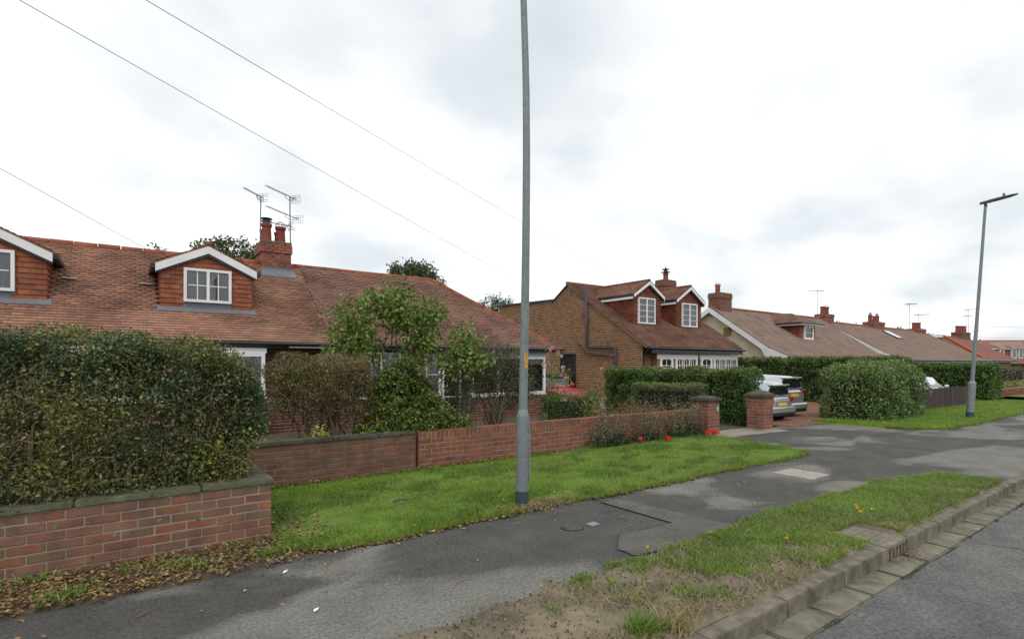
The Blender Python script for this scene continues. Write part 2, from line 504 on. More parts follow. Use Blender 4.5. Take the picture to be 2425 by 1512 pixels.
m_verge_b = leafmat('verge blades', [(0.114, 0.216, 0.025), (0.162, 0.281, 0.032), (0.209, 0.292, 0.050), (0.133, 0.238, 0.025), (0.294, 0.292, 0.090)], tr=.3, var=.25, vs=1.2)
m_straw = leafmat('straw blades', [(.40, .32, .15), (.31, .26, .12), (.24, .23, .08)], tr=.2)
m_conc = mat('concrete kerb', [(.125, .11, .08), (.18, .16, .12), (.095, .088, .062)], noise=5, rough=.95, var=.3, varscale=9, bump=.3)
m_chan = mat('concrete channel', [(.145, .135, .10), (.19, .175, .13), (.10, .098, .072)], noise=4, rough=.95, var=.3, varscale=6, bump=.25)

# asphalt with worn lighter areas, fine aggregate
def asphalt(name, dark, light, scale, thr, soft, grain=.6, stretch=(1, 1, 1), loc=(0, 0, 0)):
    m = bpy.data.materials.new(name); MATS[name] = m
    m.use_nodes = True
    t = m.node_tree; t.nodes.clear()
    N = t.nodes.new; L = t.links.new
    geo = N('ShaderNodeNewGeometry'); mpn = N('ShaderNodeMapping')
    mpn.inputs['Scale'].default_value = stretch; mpn.inputs['Location'].default_value = loc
    L(geo.outputs['Position'], mpn.inputs[0])
    ns = N('ShaderNodeTexNoise'); ns.inputs['Scale'].default_value = scale; ns.inputs['Detail'].default_value = 4; ns.inputs['Distortion'].default_value = .6
    ns.inputs['Roughness'].default_value = .45
    L(mpn.outputs[0], ns.inputs['Vector'])
    rp = N('ShaderNodeValToRGB'); el = rp.color_ramp.elements
    el[0].position = thr - soft; el[0].color = (*dark, 1); el[1].position = thr + soft; el[1].color = (*light, 1)
    L(ns.outputs[0], rp.inputs[0])
    g = N('ShaderNodeTexNoise'); g.inputs['Scale'].default_value = 38; g.inputs['Detail'].default_value = 5; g.inputs['Roughness'].default_value = .8
    L(geo.outputs['Position'], g.inputs['Vector'])
    mr = N('ShaderNodeMapRange'); mr.inputs[1].default_value = .3; mr.inputs[2].default_value = .7; mr.inputs[3].default_value = 1 - grain; mr.inputs[4].default_value = 1 + grain
    L(g.outputs[0], mr.inputs[0])
    g2 = N('ShaderNodeTexNoise'); g2.inputs['Scale'].default_value = 2.3; g2.inputs['Detail'].default_value = 6
    L(geo.outputs['Position'], g2.inputs['Vector'])
    mr2 = N('ShaderNodeMapRange'); mr2.inputs[1].default_value = .3; mr2.inputs[2].default_value = .7; mr2.inputs[3].default_value = .8; mr2.inputs[4].default_value = 1.2
    L(g2.outputs[0], mr2.inputs[0])
    mu = N('ShaderNodeMath'); mu.operation = 'MULTIPLY'; L(mr.outputs[0], mu.inputs[0]); L(mr2.outputs[0], mu.inputs[1])
    mx = N('ShaderNodeMixRGB'); mx.blend_type = 'MULTIPLY'; mx.inputs[0].default_value = 1
    L(rp.outputs[0], mx.inputs[1]); L(mu.outputs[0], mx.inputs[2])
    b = N('ShaderNodeBsdfPrincipled'); b.inputs['Roughness'].default_value = .9; b.inputs['Specular IOR Level'].default_value = .25
    L(mx.outputs[0], b.inputs['Base Color'])
    v = N('ShaderNodeTexVoronoi'); v.inputs['Scale'].default_value = 110
    L(geo.outputs['Position'], v.inputs['Vector'])
    bp = N('ShaderNodeBump'); bp.inputs['Strength'].default_value = .5; bp.inputs['Distance'].default_value = .01
    L(v.outputs[0], bp.inputs['Height']); L(bp.outputs[0], b.inputs['Normal'])
    o = N('ShaderNodeOutputMaterial'); L(b.outputs[0], o.inputs[0])
    return m
m_path = asphalt('footpath asphalt', (.078, .076, .069), (.168, .161, .142), .62, .535, .04, stretch=(.75, 1.35, 1), loc=(1.3, .4, 0))
m_road = asphalt('road asphalt', (.105, .107, .10), (.14, .14, .128), .5, .5, .2, grain=.65)
m_patch = asphalt('patch asphalt', (.098, .094, .082), (.115, .11, .098), .9, .5, .2, grain=.45)
m_seam = plain('tar seam', (.045, .044, .04), .8)
m_soil = mat('garden soil', [(.075, .055, .038), (.11, .085, .055), (.06, .05, .03)], noise=5, rough=.95, var=.3, bump=.6, bscale=25)
m_ground = mat('grassy ground', [(.05, .07, .025), (.08, .10, .035)], noise=.5, rough=.95, var=.3)
m_lawn = mat('lawn turf', [(.085, .15, .016), (.125, .20, .026), (.10, .165, .02)], noise=3, rough=.95, var=.3, bump=.8, bscale=45)
m_pave = mat('block paving red', [(.21, .105, .065), (.26, .13, .08), (.17, .095, .065)], isl=True, rough=.9, var=.25, varscale=3)
m_conc_path = mat('concrete path', [(.25, .215, .17), (.30, .265, .21)], noise=3, rough=.95, var=.2)

# ------------------------------------------------------------------ setting: ground, road, kerb, footpath
struct(MB().poly([(-900, -900, -.17), (1500, -900, -.17), (1500, 1500, -.17), (-900, 1500, -.17)]).build('ground', m_ground))
xs_ = np.arange(-6, 40, .12)
struct(MB().poly([(-30, -9, -.125), (260, -9, -.125), (260, 1.70, -.125)] + [(x, 1.70 + y, -.125) for x, y in zip(xs_[::-1], wob(xs_[::-1], 3, .016, 1.3))] + [(-30, 1.70, -.125)]).build('road', m_road))
# channel of concrete blocks
ch = struct(MB().box(-30, 260, 1.70, 1.98, -.165, -.135).build('road_channel', m_seam))
def bevbox(name, sx, sy, sz, bev, m, seg=1):
    me = bpy.data.meshes.new(name)
    mb = MB().box(-sx / 2, sx / 2, -sy / 2, sy / 2, -sz / 2, sz / 2)
    me.from_pydata(mb.v, [], mb.f)
    bm = bmesh.new(); bm.from_mesh(me)
    bmesh.ops.bevel(bm, geom=bm.edges[:], offset=bev, segments=seg, affect='EDGES')
    bm.to_mesh(me); bm.free()
    me.materials.append(m)
    return me
def place(name, me, parent, loc, rot=(0, 0, 0), scale=(1, 1, 1)):
    o = bpy.data.objects.new(name, me); COL.objects.link(o)
    o.parent = parent
    o.location = Vector(loc) - world_loc(parent)
    o.rotation_euler = rot; o.scale = scale
    return o
cm = bevbox('channel_block', .588, .235, .06, .014, m_chan, 2)
x = -1.4
k = 0
while x < 34:
    ln = .615
    place('channel_block', cm, ch, (x + ln / 2, 1.828, -.150 + random.uniform(-.003, .004)), (random.uniform(-.006, .006), random.uniform(-.004, .004), random.uniform(-.012, .012)))
    x += ln; k += 1
kb = struct(MB().box(-30, 260, 1.965, 2.06, -.16, -.07).build('kerb', m_seam))
km = bevbox('kerb_stone', .911, .13, .22, .007, m_conc, 2)
GX0, GX1 = 5.66, 6.12
x = -2.0 - .915 + (GX0 + 2.0) % .915
while x < 36:
    if abs(x - GX0) < .05:
        x = GX1
    ln = .915
    dz, ry = 0., 0.
    if x > 10.4 and x < 11.2: dz, ry = -.035, .06
    elif x >= 11.2 and x < 16: dz = -.072
    elif x >= 16 and x < 16.8: dz, ry = -.035, -.06
    place('kerb_stone', km, kb, (x + ln / 2, 1.99, -.106 + dz + random.uniform(-.003, .003)), (random.uniform(-.01, .01), ry + random.uniform(-.003, .003), random.uniform(-.003, .003)), (1.0, 1, 1))
    x += ln
# footpath and the driveway crossing
V, Q = grid_sheet(-12, 200, 2.05, 5.6, 240, 20, lambda X, Y, T: .004 * np.sin(X * .8) * np.cos(Y * 1.4))
struct(link('footpath', mesh_np('footpath', V, Q), None, m_path))
# sloping face of the footpath edge behind the kerb
struct(MB().poly([(-12, 2.052, .003), (200, 2.052, .003), (200, 2.0, -.125), (-12, 2.0, -.125)][::-1]).build('footpath_edge', m_path))
# trench reinstatement patch with tarred seams
pt = [(4.69, 4.63), (5.02, 4.66), (5.16, 3.16), (4.75, 3.02), (3.63, 3.16), (3.63, 3.37), (3.95, 3.64), (4.70, 3.58)]
cx_, cy_ = 4.5, 3.5
struct(MB().poly([(x, y, .0095) for x, y in pt]).build('footpath_patch', m_patch))
seam = MB()
for i in range(len(pt)):
    a, b = Vector((*pt[i], .0115)), Vector((*pt[(i + 1) % len(pt)], .0115))
    d = (b - a).normalized(); nrm = Vector((-d.y, d.x, 0)) * .0045
    mid = [a.lerp(b, f) + Vector((random.uniform(-1, 1), random.uniform(-1, 1), 0)) * .006 for f in (0, .25, .5, .75, 1)]
    for p, q in zip(mid[:-1], mid[1:]):
        seam.poly([p - nrm, q - nrm, q + nrm, p + nrm])
struct(seam.build('tar_seam', m_seam))
crk = MB()
def crack(pts, w, z):
    P_ = [Vector((*p, z)) for p in pts]
    f = []
    for a, b in zip(P_[:-1], P_[1:]):
        n_ = max(2, int((b - a).length / .09))
        f += [a.lerp(b, i / n_) + Vector((random.uniform(-1, 1), random.uniform(-1, 1), 0)) * .012 for i in range(n_)]
    f.append(P_[-1])
    for a, b in zip(f[:-1], f[1:]):
        d_ = (b - a).normalized(); q_ = Vector((-d_.y, d_.x, 0)) * w * random.uniform(.5, 1.2)
        crk.poly([a - q_, b - q_, b + q_, a + q_])
crack([(7.0, 1.66), (7.3, .6), (7.4, -1.5), (7.5, -4)], .005, -.119)
crack([(5.16, 3.16), (5.6, 3.35), (5.75, 3.1)], .004, .0105)
crack([(10.7, 5.6), (12.5, 5.2), (16.4, 4.9)], .006, .0095)
struct(crk.build('surface_crack', m_seam))
# garden ground behind the walls, slightly raised beds
struct(MB().poly([(-30, 7.8, .015), (14.6, 7.8, .015), (14.6, 60, .015), (-30, 60, .015)]).build('garden_ground', m_soil))
struct(MB().poly([(-30, 5.6, .02), (1.2, 5.6, .02), (1.2, 7.9, .02), (-30, 7.9, .02)]).build('garden_bed', m_soil))
struct(MB().poly([(24.2, 7.6, .012), (200, 7.6, .012), (200, 60, .012), (24.2, 60, .012)]).build('far_garden_ground', m_soil))
# driveways
dv = struct(MB().poly([(14.3, 7.05, .008), (24.6, 7.3, .008), (24.6, 24, .008), (14.3, 24, .008)]).build('driveway', m_mortar_dark))
VV, QQ = [], []
rw = 0
y = 7.15
while y < 15:
    x = 14.35 + (rw % 2) * .1
    while x < 24.2:
        i = len(VV)
        z = .02 + random.uniform(-.002, .002)
        VV += [(x, y, z), (x + .193, y, z), (x + .193, y + .095, z), (x, y + .095, z)]
        QQ.append((i, i + 1, i + 2, i + 3))
        x += .2
    y += .1; rw += 1
stuff(link('paving_block', mesh_np('paving_block', VV, QQ), dv, m_pave))
struct(MB().poly([(11.3, 7.0, .006), (13.6, 6.75, .006), (13.6, 16, .006), (11.3, 16, .006)]).build('gate_path', m_conc_path))
struct(MB().poly([(10.6, 5.5, .003), (16.6, 5.5, .003), (16.6, 7.4, .003), (10.6, 7.4, .003)]).build('driveway_crossing', m_path))
# thin concrete edging at the end of the verge
struct(MB().box(9.3, 9.98, 2.86, 2.90, -.03, .022).box(9.94, 9.98, 2.2, 2.858, -.03, .022).build('path_edging', m_conc))

# ------------------------------------------------------------------ lawns and verges
def lo_hi(lo, hi): return lambda xs: (lo(xs), hi(xs))
def blades(n, xs, ys, zs, h, w, m, name, parent=None, seed=0, lean=.45):
    rg = np.random.default_rng(seed)
    a = rg.uniform(0, 2 * np.pi, n)
    d = np.stack([np.cos(a), np.sin(a), np.zeros(n)], 1)
    hh = h * rg.uniform(.5, 1.35, n)
    P = np.stack([xs, ys, zs], 1)
    l = rg.normal(0, lean, (n, 2)) * hh[:, None]
    tip = P + np.concatenate([l, hh[:, None]], 1)
    mid = P + np.concatenate([l * .3, (hh * .55)[:, None]], 1)
    ww = (w * rg.uniform(.7, 1.3, n))[:, None]
    V = np.stack([P - d * ww, P + d * ww, mid + d * ww * .8, tip, mid - d * ww * .8], 1).reshape(-1, 3)
    i = np.arange(n)[:, None] * 5
    Q = i + np.array([[0, 1, 2, 4]]); T = i + np.array([[4, 2, 3]])
    o = link(name, mesh_np(name, V, Q, T), parent, m)
    return o
rg = np.random.default_rng(5)
lawn_lo = lambda x: 4.83 + wob(x, 1.0, .05) - .012 * (x - 4) + np.where(x < 1.6, (1.6 - x) * .35, 0) + np.clip(x - 10.2, 0, 1) ** 2 * 3.0
lawn_hi = lambda x: np.where(x < 10, 7.70, 7.70 - (x - 10) * .55)
V, Q = grid_sheet(1.12, 10.95, 0, 0, 160, 30, lambda X, Y, T: -.02 + .06 * np.minimum(np.minimum(T, 1 - T) * 26, 1) + .010 * np.sin(X * 2.1) * np.cos(Y * 2.7) - .06 * (X > 10.93), lo_hi(lawn_lo, lawn_hi))
lawn = struct(link('lawn', mesh_np('lawn', V, Q), None, m_lawn))
def scatter(n, x0, x1, lo, hi, rg, p=1.0):
    xs = rg.uniform(x0, x1, n); t = rg.uniform(0, 1, n)
    a, b = lo(xs), hi(xs)
    return xs, a + (b - a) * t, t
n = 95000
xs = 1.15 + (10.9 - 1.15) * rg.uniform(0, 1, n) ** 1.25
t = rg.uniform(-.015, 1, n); ys = lawn_lo(xs) + (lawn_hi(xs) - lawn_lo(xs)) * t
keep = ~(((xs - 1.55) / .5) ** 2 + ((ys - 5.75) / .65) ** 2 + rg.normal(0, .25, n) < .8)
keep &= ((xs - 3.85) / .42) ** 2 + ((ys - 4.98) / .17) ** 2 + rg.normal(0, .2, n) > .8
xs, ys = xs[keep], ys[keep]
stuff(tag(blades(len(xs), xs, ys, np.full(len(xs), .015), .050, .0032, m_lawn_b, 'lawn_grass', seed=1), 'short bright green grass of the lawn strip before the garden walls', 'grass'))
def lawn_extra(n, f, thr, h, w, m, nm, seed, lab, lean=.6):
    x_ = rg.uniform(1.3, 10.6, n); y_ = lawn_lo(x_) + (lawn_hi(x_) - lawn_lo(x_)) * rg.uniform(.02, .98, n)
    k_ = n3(np.stack([x_, y_ * 1.5, x_ * 0], 1), f, seed) + rg.normal(0, .12, n) > thr
    x_, y_ = x_[k_], y_[k_]
    stuff(tag(blades(len(x_), x_, y_, np.full(len(x_), .015), h, w, m, nm, seed=seed, lean=lean), lab, 'grass'))
lawn_extra(26000, 2.2, .25, .055, .003, m_straw, 'lawn_dry_grass', 61, 'thin yellowed blades in patches of the lawn strip', .9)
lawn_extra(60000, 3.0, .30, .075, .0036, leafmat('lush lawn blades', [(.075, .16, .016), (.10, .20, .022), (.13, .23, .03)], tr=.3), 'lawn_tufts', 62, 'darker longer tufts scattered in the lawn strip')
lawn_extra(7000, 2.6, .1, .03, .009, leafmat('clover leaves', [(.09, .17, .04), (.13, .21, .06), (.20, .24, .10)]), 'lawn_clover', 63, 'flat clover and weed leaves in the lawn strip', 1.2)
# dry and longer tufts along lawn edge and round the post
n = 5000
xs = rg.uniform(1.2, 10.6, n); ys = lawn_lo(xs) + np.abs(rg.normal(0, .07, n)) - .03
stuff(tag(blades(n, xs, ys, np.full(n, .006), .05, .003, m_verge_b, 'lawn_edge_grass', seed=2), 'longer ragged grass fringe where lawn meets the footpath', 'grass'))
n = 1800
xs = rg.normal(3.9, .25, n); ys = rg.normal(4.95, .085, n)
stuff(tag(blades(n, xs, ys, np.full(n, .012), .05, .003, m_straw, 'dead_grass', seed=3, lean=.9), 'dead straw-coloured grass round the near lamp post foot', 'grass'))

# verge between footpath and kerb: bare earth on the left, rough grass to the right
def vmat():
    m = bpy.data.materials.new('verge earth'); m.use_nodes = True
    t = m.node_tree; b = t.nodes['Principled BSDF']; N = t.nodes.new; L = t.links.new
    geo = N('ShaderNodeNewGeometry')
    ns = N('ShaderNodeTexNoise'); ns.inputs['Scale'].default_value = 2.2; ns.inputs['Detail'].default_value = 9; ns.inputs['Roughness'].default_value = .65
    L(geo.outputs['Position'], ns.inputs['Vector'])
    rp = N('ShaderNodeValToRGB'); el = rp.color_ramp.elements
    el[0].position = .33; el[0].color = (.07, .058, .04, 1); el[1].position = .68; el[1].color = (.25, .205, .14, 1)
    q = el.new(.5); q.color = (.15, .122, .08, 1)
    L(ns.outputs[0], rp.inputs[0]); L(rp.outputs[0], b.inputs['Base Color'])
    b.inputs['Roughness'].default_value = .95
    n2 = N('ShaderNodeTexNoise'); n2.inputs['Scale'].default_value = 30; n2.inputs['Detail'].default_value = 6
    L(geo.outputs['Position'], n2.inputs['Vector'])
    bp = N('ShaderNodeBump'); bp.inputs['Strength'].default_value = .7; bp.inputs['Distance'].default_value = .03
    L(n2.outputs[0], bp.inputs['Height']); L(bp.outputs[0], b.inputs['Normal'])
    return m
m_verge = vmat()
v_lo = lambda x: 2.022 + wob(x, 6., .022, 1.6)
v_hi = lambda x: 3.08 + wob(x, 4.0, .07) + np.where(x > 8.6, -(x - 8.6) * .3, 0.) + np.where(x < 2.3, wob(x, 2., .05), 0)
V, Q = grid_sheet(-2.5, 10.15, 0, 0, 260, 36, lambda X, Y, T: -.018 + .05 * np.minimum(np.minimum(T, 1 - T) * 20, 1) + .010 * np.sin(X * 3.1) * np.cos(Y * 5) * np.minimum(T * 8, 1) + .006 * np.sin(X * 9 + Y * 7) * np.minimum(T * 8, 1) * np.minimum((1 - T) * 8, 1) - .05 * ((X > 5.6) & (X < 6.18) & (Y < 2.44)), lo_hi(v_lo, v_hi))
struct(link('verge', mesh_np('verge', V, Q), None, m_verge))
def clump(x, y):
    return np.sin(x * 3.3 + 1) * np.cos(y * 5.1 + x) + .7 * np.sin(x * 8.1 + y * 6.3) + .5 * np.cos(x * 15 - y * 13)
n = 120000
xs = rg.uniform(2.5, 10.1, n); t = rg.uniform(0.02, 1.03, n); ys = v_lo(xs) + (v_hi(xs) - v_lo(xs)) * t
den = np.clip((xs - 2.9) * .46 + (t - .5) * .5, 0, 1.02) - np.where(t < .25, .2, 0) + .34 * clump(xs * 1.2, ys * 1.3)
keep = (rg.uniform(.25, .95, n) < den) & ~((xs > 5.62) & (xs < 6.22) & (ys < 2.42))
xs, ys = xs[keep], ys[keep]
stuff(tag(blades(len(xs), xs, ys, np.full(len(xs), .02), .044, .0036, m_verge_b, 'verge_grass', seed=4, lean=.75), 'rough green grass of the kerbside verge', 'grass'))
n = 44000
xs = rg.uniform(1.6, 10.0, n); t = rg.uniform(0.02, 1.02, n); ys = v_lo(xs) + (v_hi(xs) - v_lo(xs)) * t
den = .20 + .30 * clump(xs + 3, ys) + np.where(t < .3, .2, 0) - np.clip((2.9 - xs) * .30, 0, .35)
keep = (rg.uniform(0, 1, n) < den) & ~((xs > 5.62) & (xs < 6.22) & (ys < 2.42))
xs, ys = xs[keep], ys[keep]
stuff(tag(blades(len(xs), xs, ys, np.full(len(xs), .02), .045, .003, m_straw, 'dry_verge_grass', seed=5, lean=1.0), 'dry straw-coloured grass scattered over the kerbside verge', 'grass'))
n = 2600
xs = rg.uniform(.8, 4.6, n); t = rg.uniform(.03, .97, n); ys = v_lo(xs) + (v_hi(xs) - v_lo(xs)) * t
P = np.stack([xs, ys, .035 + rg.uniform(0, .012, n)], 1)
stuff(tag(leaf_obj('verge_debris', P, .019, mat('clods and bits', [(.06, .045, .03), (.16, .12, .08), (.28, .22, .14), (.09, .07, .045), (.04, .03, .022)], isl=True, rough=.95, var=.2), None, bias=np.tile(np.array([[0, 0, 1.]]), (n, 1)), b=.5, ratio=.7, seed=12), 'small clods, bits of bark and dry scraps on the bare earth', 'debris'))
# a few big tufts at the bottom of the picture
for i, (tx, ty, nn) in enumerate([(2.62, 2.22, 420), (2.80, 2.12, 260), (2.95, 2.55, 120), (3.35, 2.9, 160), (2.35, 2.75, 70), (2.5, 2.5, 50), (2.9, 3.0, 80)]):
    xs = rg.normal(tx, .055, nn); ys = rg.normal(ty, .05, nn)
    stuff(tag(blades(nn, xs, ys, np.full(nn, .02), .095 if nn > 200 else .05, .0035, m_straw if i == 1 else m_verge_b, 'grass_tuft', seed=20 + i, lean=.7),
              ['largest green grass tuft on the bare earth near the kerb', 'straw-coloured tuft beside the largest green tuft on bare earth', 'small green tuft between bare earth and the kerb grass',
               'green tuft at path edge where the verge grass begins', 'tiny tuft alone on the bare pale earth by the path', 'tiny tuft in the middle of the bare earth', 'small tuft on the earth below the trench patch'][i], 'grass'))
n = 4200
xs = rg.uniform(2.6, 14, n); ys = np.where(rg.uniform(0, 1, n) < .6, rg.normal(1.705, .012, n), rg.normal(1.94, .008, n))
kp = n3(np.stack([xs, ys, ys], 1), 4., 2.) > .15
xs, ys = xs[kp], ys[kp]
stuff(tag(blades(len(xs), xs, ys, np.full(len(xs), -.124), .014, .004, leafmat('moss', [(.07, .075, .03), (.10, .09, .05), (.05, .05, .03), (.09, .11, .035)]), 'channel_moss', seed=31, lean=.9), 'moss and dirt in the joints of the road channel', 'moss'))
n = 130
P = np.stack([rg.normal(5.98, .14, n), rg.normal(1.88, .035, n), np.full(n, -.112)], 1)
stuff(tag(leaf_obj('gully_leaves', P, .022, m_fallen, None, bias=np.tile(np.array([[0, 0, 1.]]), (n, 1)), b=.6, ratio=.5, seed=32), 'brown leaf scraps gathered at the kerb drain', 'leaves'))
# strip of soil, litter and far lawn
V, Q = grid_sheet(-3.0, 1.75, 0, 0, 60, 10, lambda X, Y, T: -.02 + .048 * np.minimum(np.minimum(T, 1 - T) * 8, 1), lo_hi(lambda x: 4.78 + wob(x, 2, .04) + np.clip(x - 1, 0, 1) * .2, lambda x: np.where(x < 1.2, 5.56, 6.6 - (x - 1.2) * 1.5)))
struct(link('soil_strip', mesh_np('soil_strip', V, Q), None, m_soil))
n = 5200
xs = rg.uniform(-2.5, 1.7, n); t = rg.beta(1.1, 1.3, n)
ys = 4.76 + wob(xs, 2, .05) + (.80) * t
q = xs > 1.15
ys[q] = rg.normal(5.6, .42, q.sum())
P = np.stack([xs, ys, .03 + rg.uniform(0, .022, n)], 1)
# litter along lawn edge, foot of the walls, post
m1 = 2600
x1 = rg.uniform(.9, 9.5, m1) ; x1 = .9 + (x1 - .9) * rg.uniform(0, 1, m1) ** .6; y1 = lawn_lo(x1) - np.abs(rg.normal(0, .035, m1)) + .02
m2 = 1500
x2 = rg.uniform(1.2, 7.0, m2); y2 = 7.70 - np.abs(rg.normal(0, .08, m2))
m3 = 300
x3 = rg.normal(3.9, .25, m3); y3 = rg.normal(4.94, .09, m3)
m4 = 220
x4 = rg.uniform(-1.5, 9.5, m4); y4 = rg.uniform(3.2, 4.9, m4) ; y4 = 4.85 - (4.85 - y4) * rg.uniform(0, 1, m4)
m5 = 450
x5 = rg.uniform(1.2, 9, m5); y5 = rg.uniform(4.9, 7.6, m5)
m6 = 200
x6 = rg.normal(15.2, .8, m6); y6 = rg.normal(7.0, .12, m6)
P = np.concatenate([P, np.stack([x1, y1, np.full(m1, .018)], 1), np.stack([x2, y2, np.full(m2, .055)], 1), np.stack([x3, y3, np.full(m3, .05)], 1), np.stack([x4, y4, np.full(m4, .014)], 1), np.stack([x5, y5, np.full(m5, .055)], 1), np.stack([x6, y6, np.full(m6, .03)], 1)])
up = np.tile(np.array([[0, 0, 1.]]), (len(P), 1))
stuff(tag(leaf_obj('leaf_litter', P, .034, m_fallen, None, bias=up, b=.72, ratio=.62, seed=8), 'brown and yellow fallen leaves along the walls and the path edge', 'leaves'))
# weeds in the litter
wp = []
for (wx, wy, nn) in [(-.55, 5.45, 60), (-.35, 4.95, 160), (.05, 5.3, 30), (.35, 5.15, 60), (.55, 5.02, 50), (.85, 5.35, 30), (1.05, 5.02, 160), (-.9, 5.3, 120)]:
    wp.append(np.stack([rg.normal(wx, .10, nn), rg.normal(wy, .05, nn), np.full(nn, .03)], 1))
P = np.concatenate(wp)
stuff(tag(blades(len(P), P[:, 0], P[:, 1], P[:, 2], .06, .005, m_verge_b, 'litter_grass', seed=9, lean=.8), 'green grass sprigs among the fallen leaves by the hedge wall', 'grass'))

# far lawn
fl_lo = lambda x: 4.40 + wob(x, 3, .06) + np.clip(17.2 - x, 0, 2) ** 1.4 * .85
fl_hi = lambda x: np.full_like(np.asarray(x, float), 7.4)
V, Q = grid_sheet(15.9, 33, 0, 0, 170, 27, lambda X, Y, T: -.02 + .055 * np.minimum(np.minimum(T, 1 - T) * 26, 1) - .06 * (X < 15.95), lo_hi(fl_lo, fl_hi))
struct(link('far_lawn', mesh_np('far_lawn', V, Q), None, m_lawn))
n = 32000
xs = 16 + 17 * rg.uniform(0, 1, n) ** 1.3; ys = fl_lo(xs) + (fl_hi(xs) - fl_lo(xs)) * rg.uniform(0, 1, n)
k_ = rg.uniform(0, 1, n) < .12
ys[k_] = fl_lo(xs[k_]) + np.abs(rg.normal(0, .06, k_.sum())) - .03
stuff(tag(blades(n, xs, ys, np.full(n, .02), .055, .006, m_lawn_b, 'far_lawn_grass', seed=6), 'bright green grass round the far lamp post', 'grass'))
V, Q = grid_sheet(36, 70, 0, 0, 60, 8, lambda X, Y, T: .012 + .03 * np.minimum(np.minimum(T, 1 - T) * 8, 1), lo_hi(lambda x: 4.4 + wob(x, 5, .05), lambda x: np.full_like(x, 7.6)))
struct(link('distant_lawn', mesh_np('distant_lawn', V, Q), None, m_lawn))

# ------------------------------------------------------------------ brick walls
BL, BH, BJ = .238, .0795, .013
def brick_mesh(name, l, h, d, m):
    return bevbox(name, l, d, h, .004, m)
def jbricks(name, rects, axis, plane, out, depth, parent, m, bh=BH, bl=BL, j=BJ, skip=None, clip=None, seed=0):
    """joined bricks of a far wall as real blocks standing proud of the mortar.
    axis 'x': wall along X at Y=plane facing out(-1/+1); axis 'y': wall along Y at X=plane"""
    rgn = random.Random(seed)
    V, Q = [], []
    for (a0, a1, z0, z1) in rects:
        nrow = int(round((z1 - z0) / bh))
        for r in range(nrow):
            zb = z0 + r * bh + j / 2; zt = zb + bh - j
            if zt > z1 + .02: continue
            a = a0 - (bl / 2 if r % 2 else 0)
            while a < a1 - .02:
                s, e_ = max(a + j / 2, a0), min(a + bl - j / 2, a1)
                a += bl
                if e_ - s < .03: continue
                c = (s + e_) / 2; zc = (zb + zt) / 2
                if skip and any(x0 < c < x1 and y0 < zc < y1 for x0, x1, y0, y1 in skip): continue
                if clip and not clip(c, zt): continue
                p = depth + rgn.uniform(-.002, .002)
                i = len(V)
                for dd in (0, p):
                    for (aa, zz) in ((s, zb), (e_, zb), (e_, zt), (s, zt)):
                        w = plane + out * dd
                        V.append((aa, w, zz) if axis == 'x' else (w, aa, zz))
                flip = (out < 0) != (axis == 'y')
                fs = [(4, 5, 6, 7), (0, 1, 5, 4), (1, 2, 6, 5), (2, 3, 7, 6), (3, 0, 4, 7)]
                for f in fs:
                    f = tuple(i + q for q in f)
                    Q.append(f if flip else f[::-1])
    return stuff(link(name, mesh_np(name, V, Q), parent, m))

# left garden wall with a return
W1 = thing('garden_wall', (0, 5.6, 0), 'dull red brick garden wall with mossy stone coping under the big hedge', 'garden wall')
MB().box(-4, 1.14, 5.581, 5.76, -.05, .528).box(.955, 1.131, 5.76, 7.66, -.05, .528).build('mortar_core', m_mortar_pale, W1)
bm1 = brick_mesh('brick', BL - BJ, BH - BJ, .09, m_brick_dull); bmh = brick_mesh('brick_half', BL / 2 - BJ, BH - BJ, .09, m_brick_dull)
cnt = 0
for r in range(7):
    z = .528 - (r + .5) * BH
    x = 1.145
    first = True
    if r % 2 == 0:
        place('brick', bmh, W1, (x - BL / 4 + BJ / 2, 5.62 + random.uniform(-.002, .002), z)); x -= BL / 2
    while x > -2.9:
        place('brick', bm1, W1, (x - BL / 2 + BJ / 2, 5.62 + random.uniform(-.003, .003), z + random.uniform(-.0015, .0015)), (random.uniform(-.008, .008), random.uniform(-.004, .004), random.uniform(-.006, .006)))
        x -= BL
jbricks('return_bricks', [(5.67, 7.66, -.03, .528)], 'y', 1.131, 1, .012, W1, m_brick_dull, seed=3)
cpm = bevbox('coping_stone', 1.0, .225, .050, .010, m_stone, 2)
x = 1.175
for L_, in ((.62,), (.9,), (.9,), (.9,), (.9,)):
    place('coping_stone', cpm, W1, (x - L_ / 2, 5.672, .555), (0, random.uniform(-.004, .004), 0), (L_ - .008, 1, 1)); x -= L_
y = 5.795
for L_ in (.9, .95):
    place('coping_stone', cpm, W1, (1.055, y + L_ / 2, .554), (0, 0, R(90)), (L_ - .008, 1, 1)); y += L_

# grey-brown wall section with coping
W2 = thing('garden_wall', (2.5, 7.78, 0), 'weathered grey-brown brick wall with dark stone coping left of the red wall', 'garden wall')
MB().box(1.14, 3.725, 7.756, 7.94, -.05, .575).build('mortar_core', m_mortar_dark, W2)
bm2 = brick_mesh('brick', BL - BJ, BH - BJ, .09, m_brick_grey)
def coursed(parent, x0, x1, yf, ztop, n, me, mh=None, step=BL, zoff=0):
    for r in range(n):
        z = ztop - (r + .5) * BH
        if z < -.06: break
        x = x0 - (step / 2 if r % 2 else 0)
        while x < x1 - .03:
            s, e_ = max(x, x0), min(x + step, x1)
            if e_ - s > .05:
                sc = (e_ - s - BJ) / (step - BJ)
                place('brick', me, parent, ((s + e_) / 2, yf + random.uniform(-.003, .003), z), (random.uniform(-.006, .006), 0, random.uniform(-.006, .006)), (sc, 1, 1))
            x += step
coursed(W2, 1.16, 3.735, 7.795, .575, 7, bm2)
cpd = bevbox('coping_stone', 1.0, .24, .055, .01, m_cap, 2)
x = 1.0
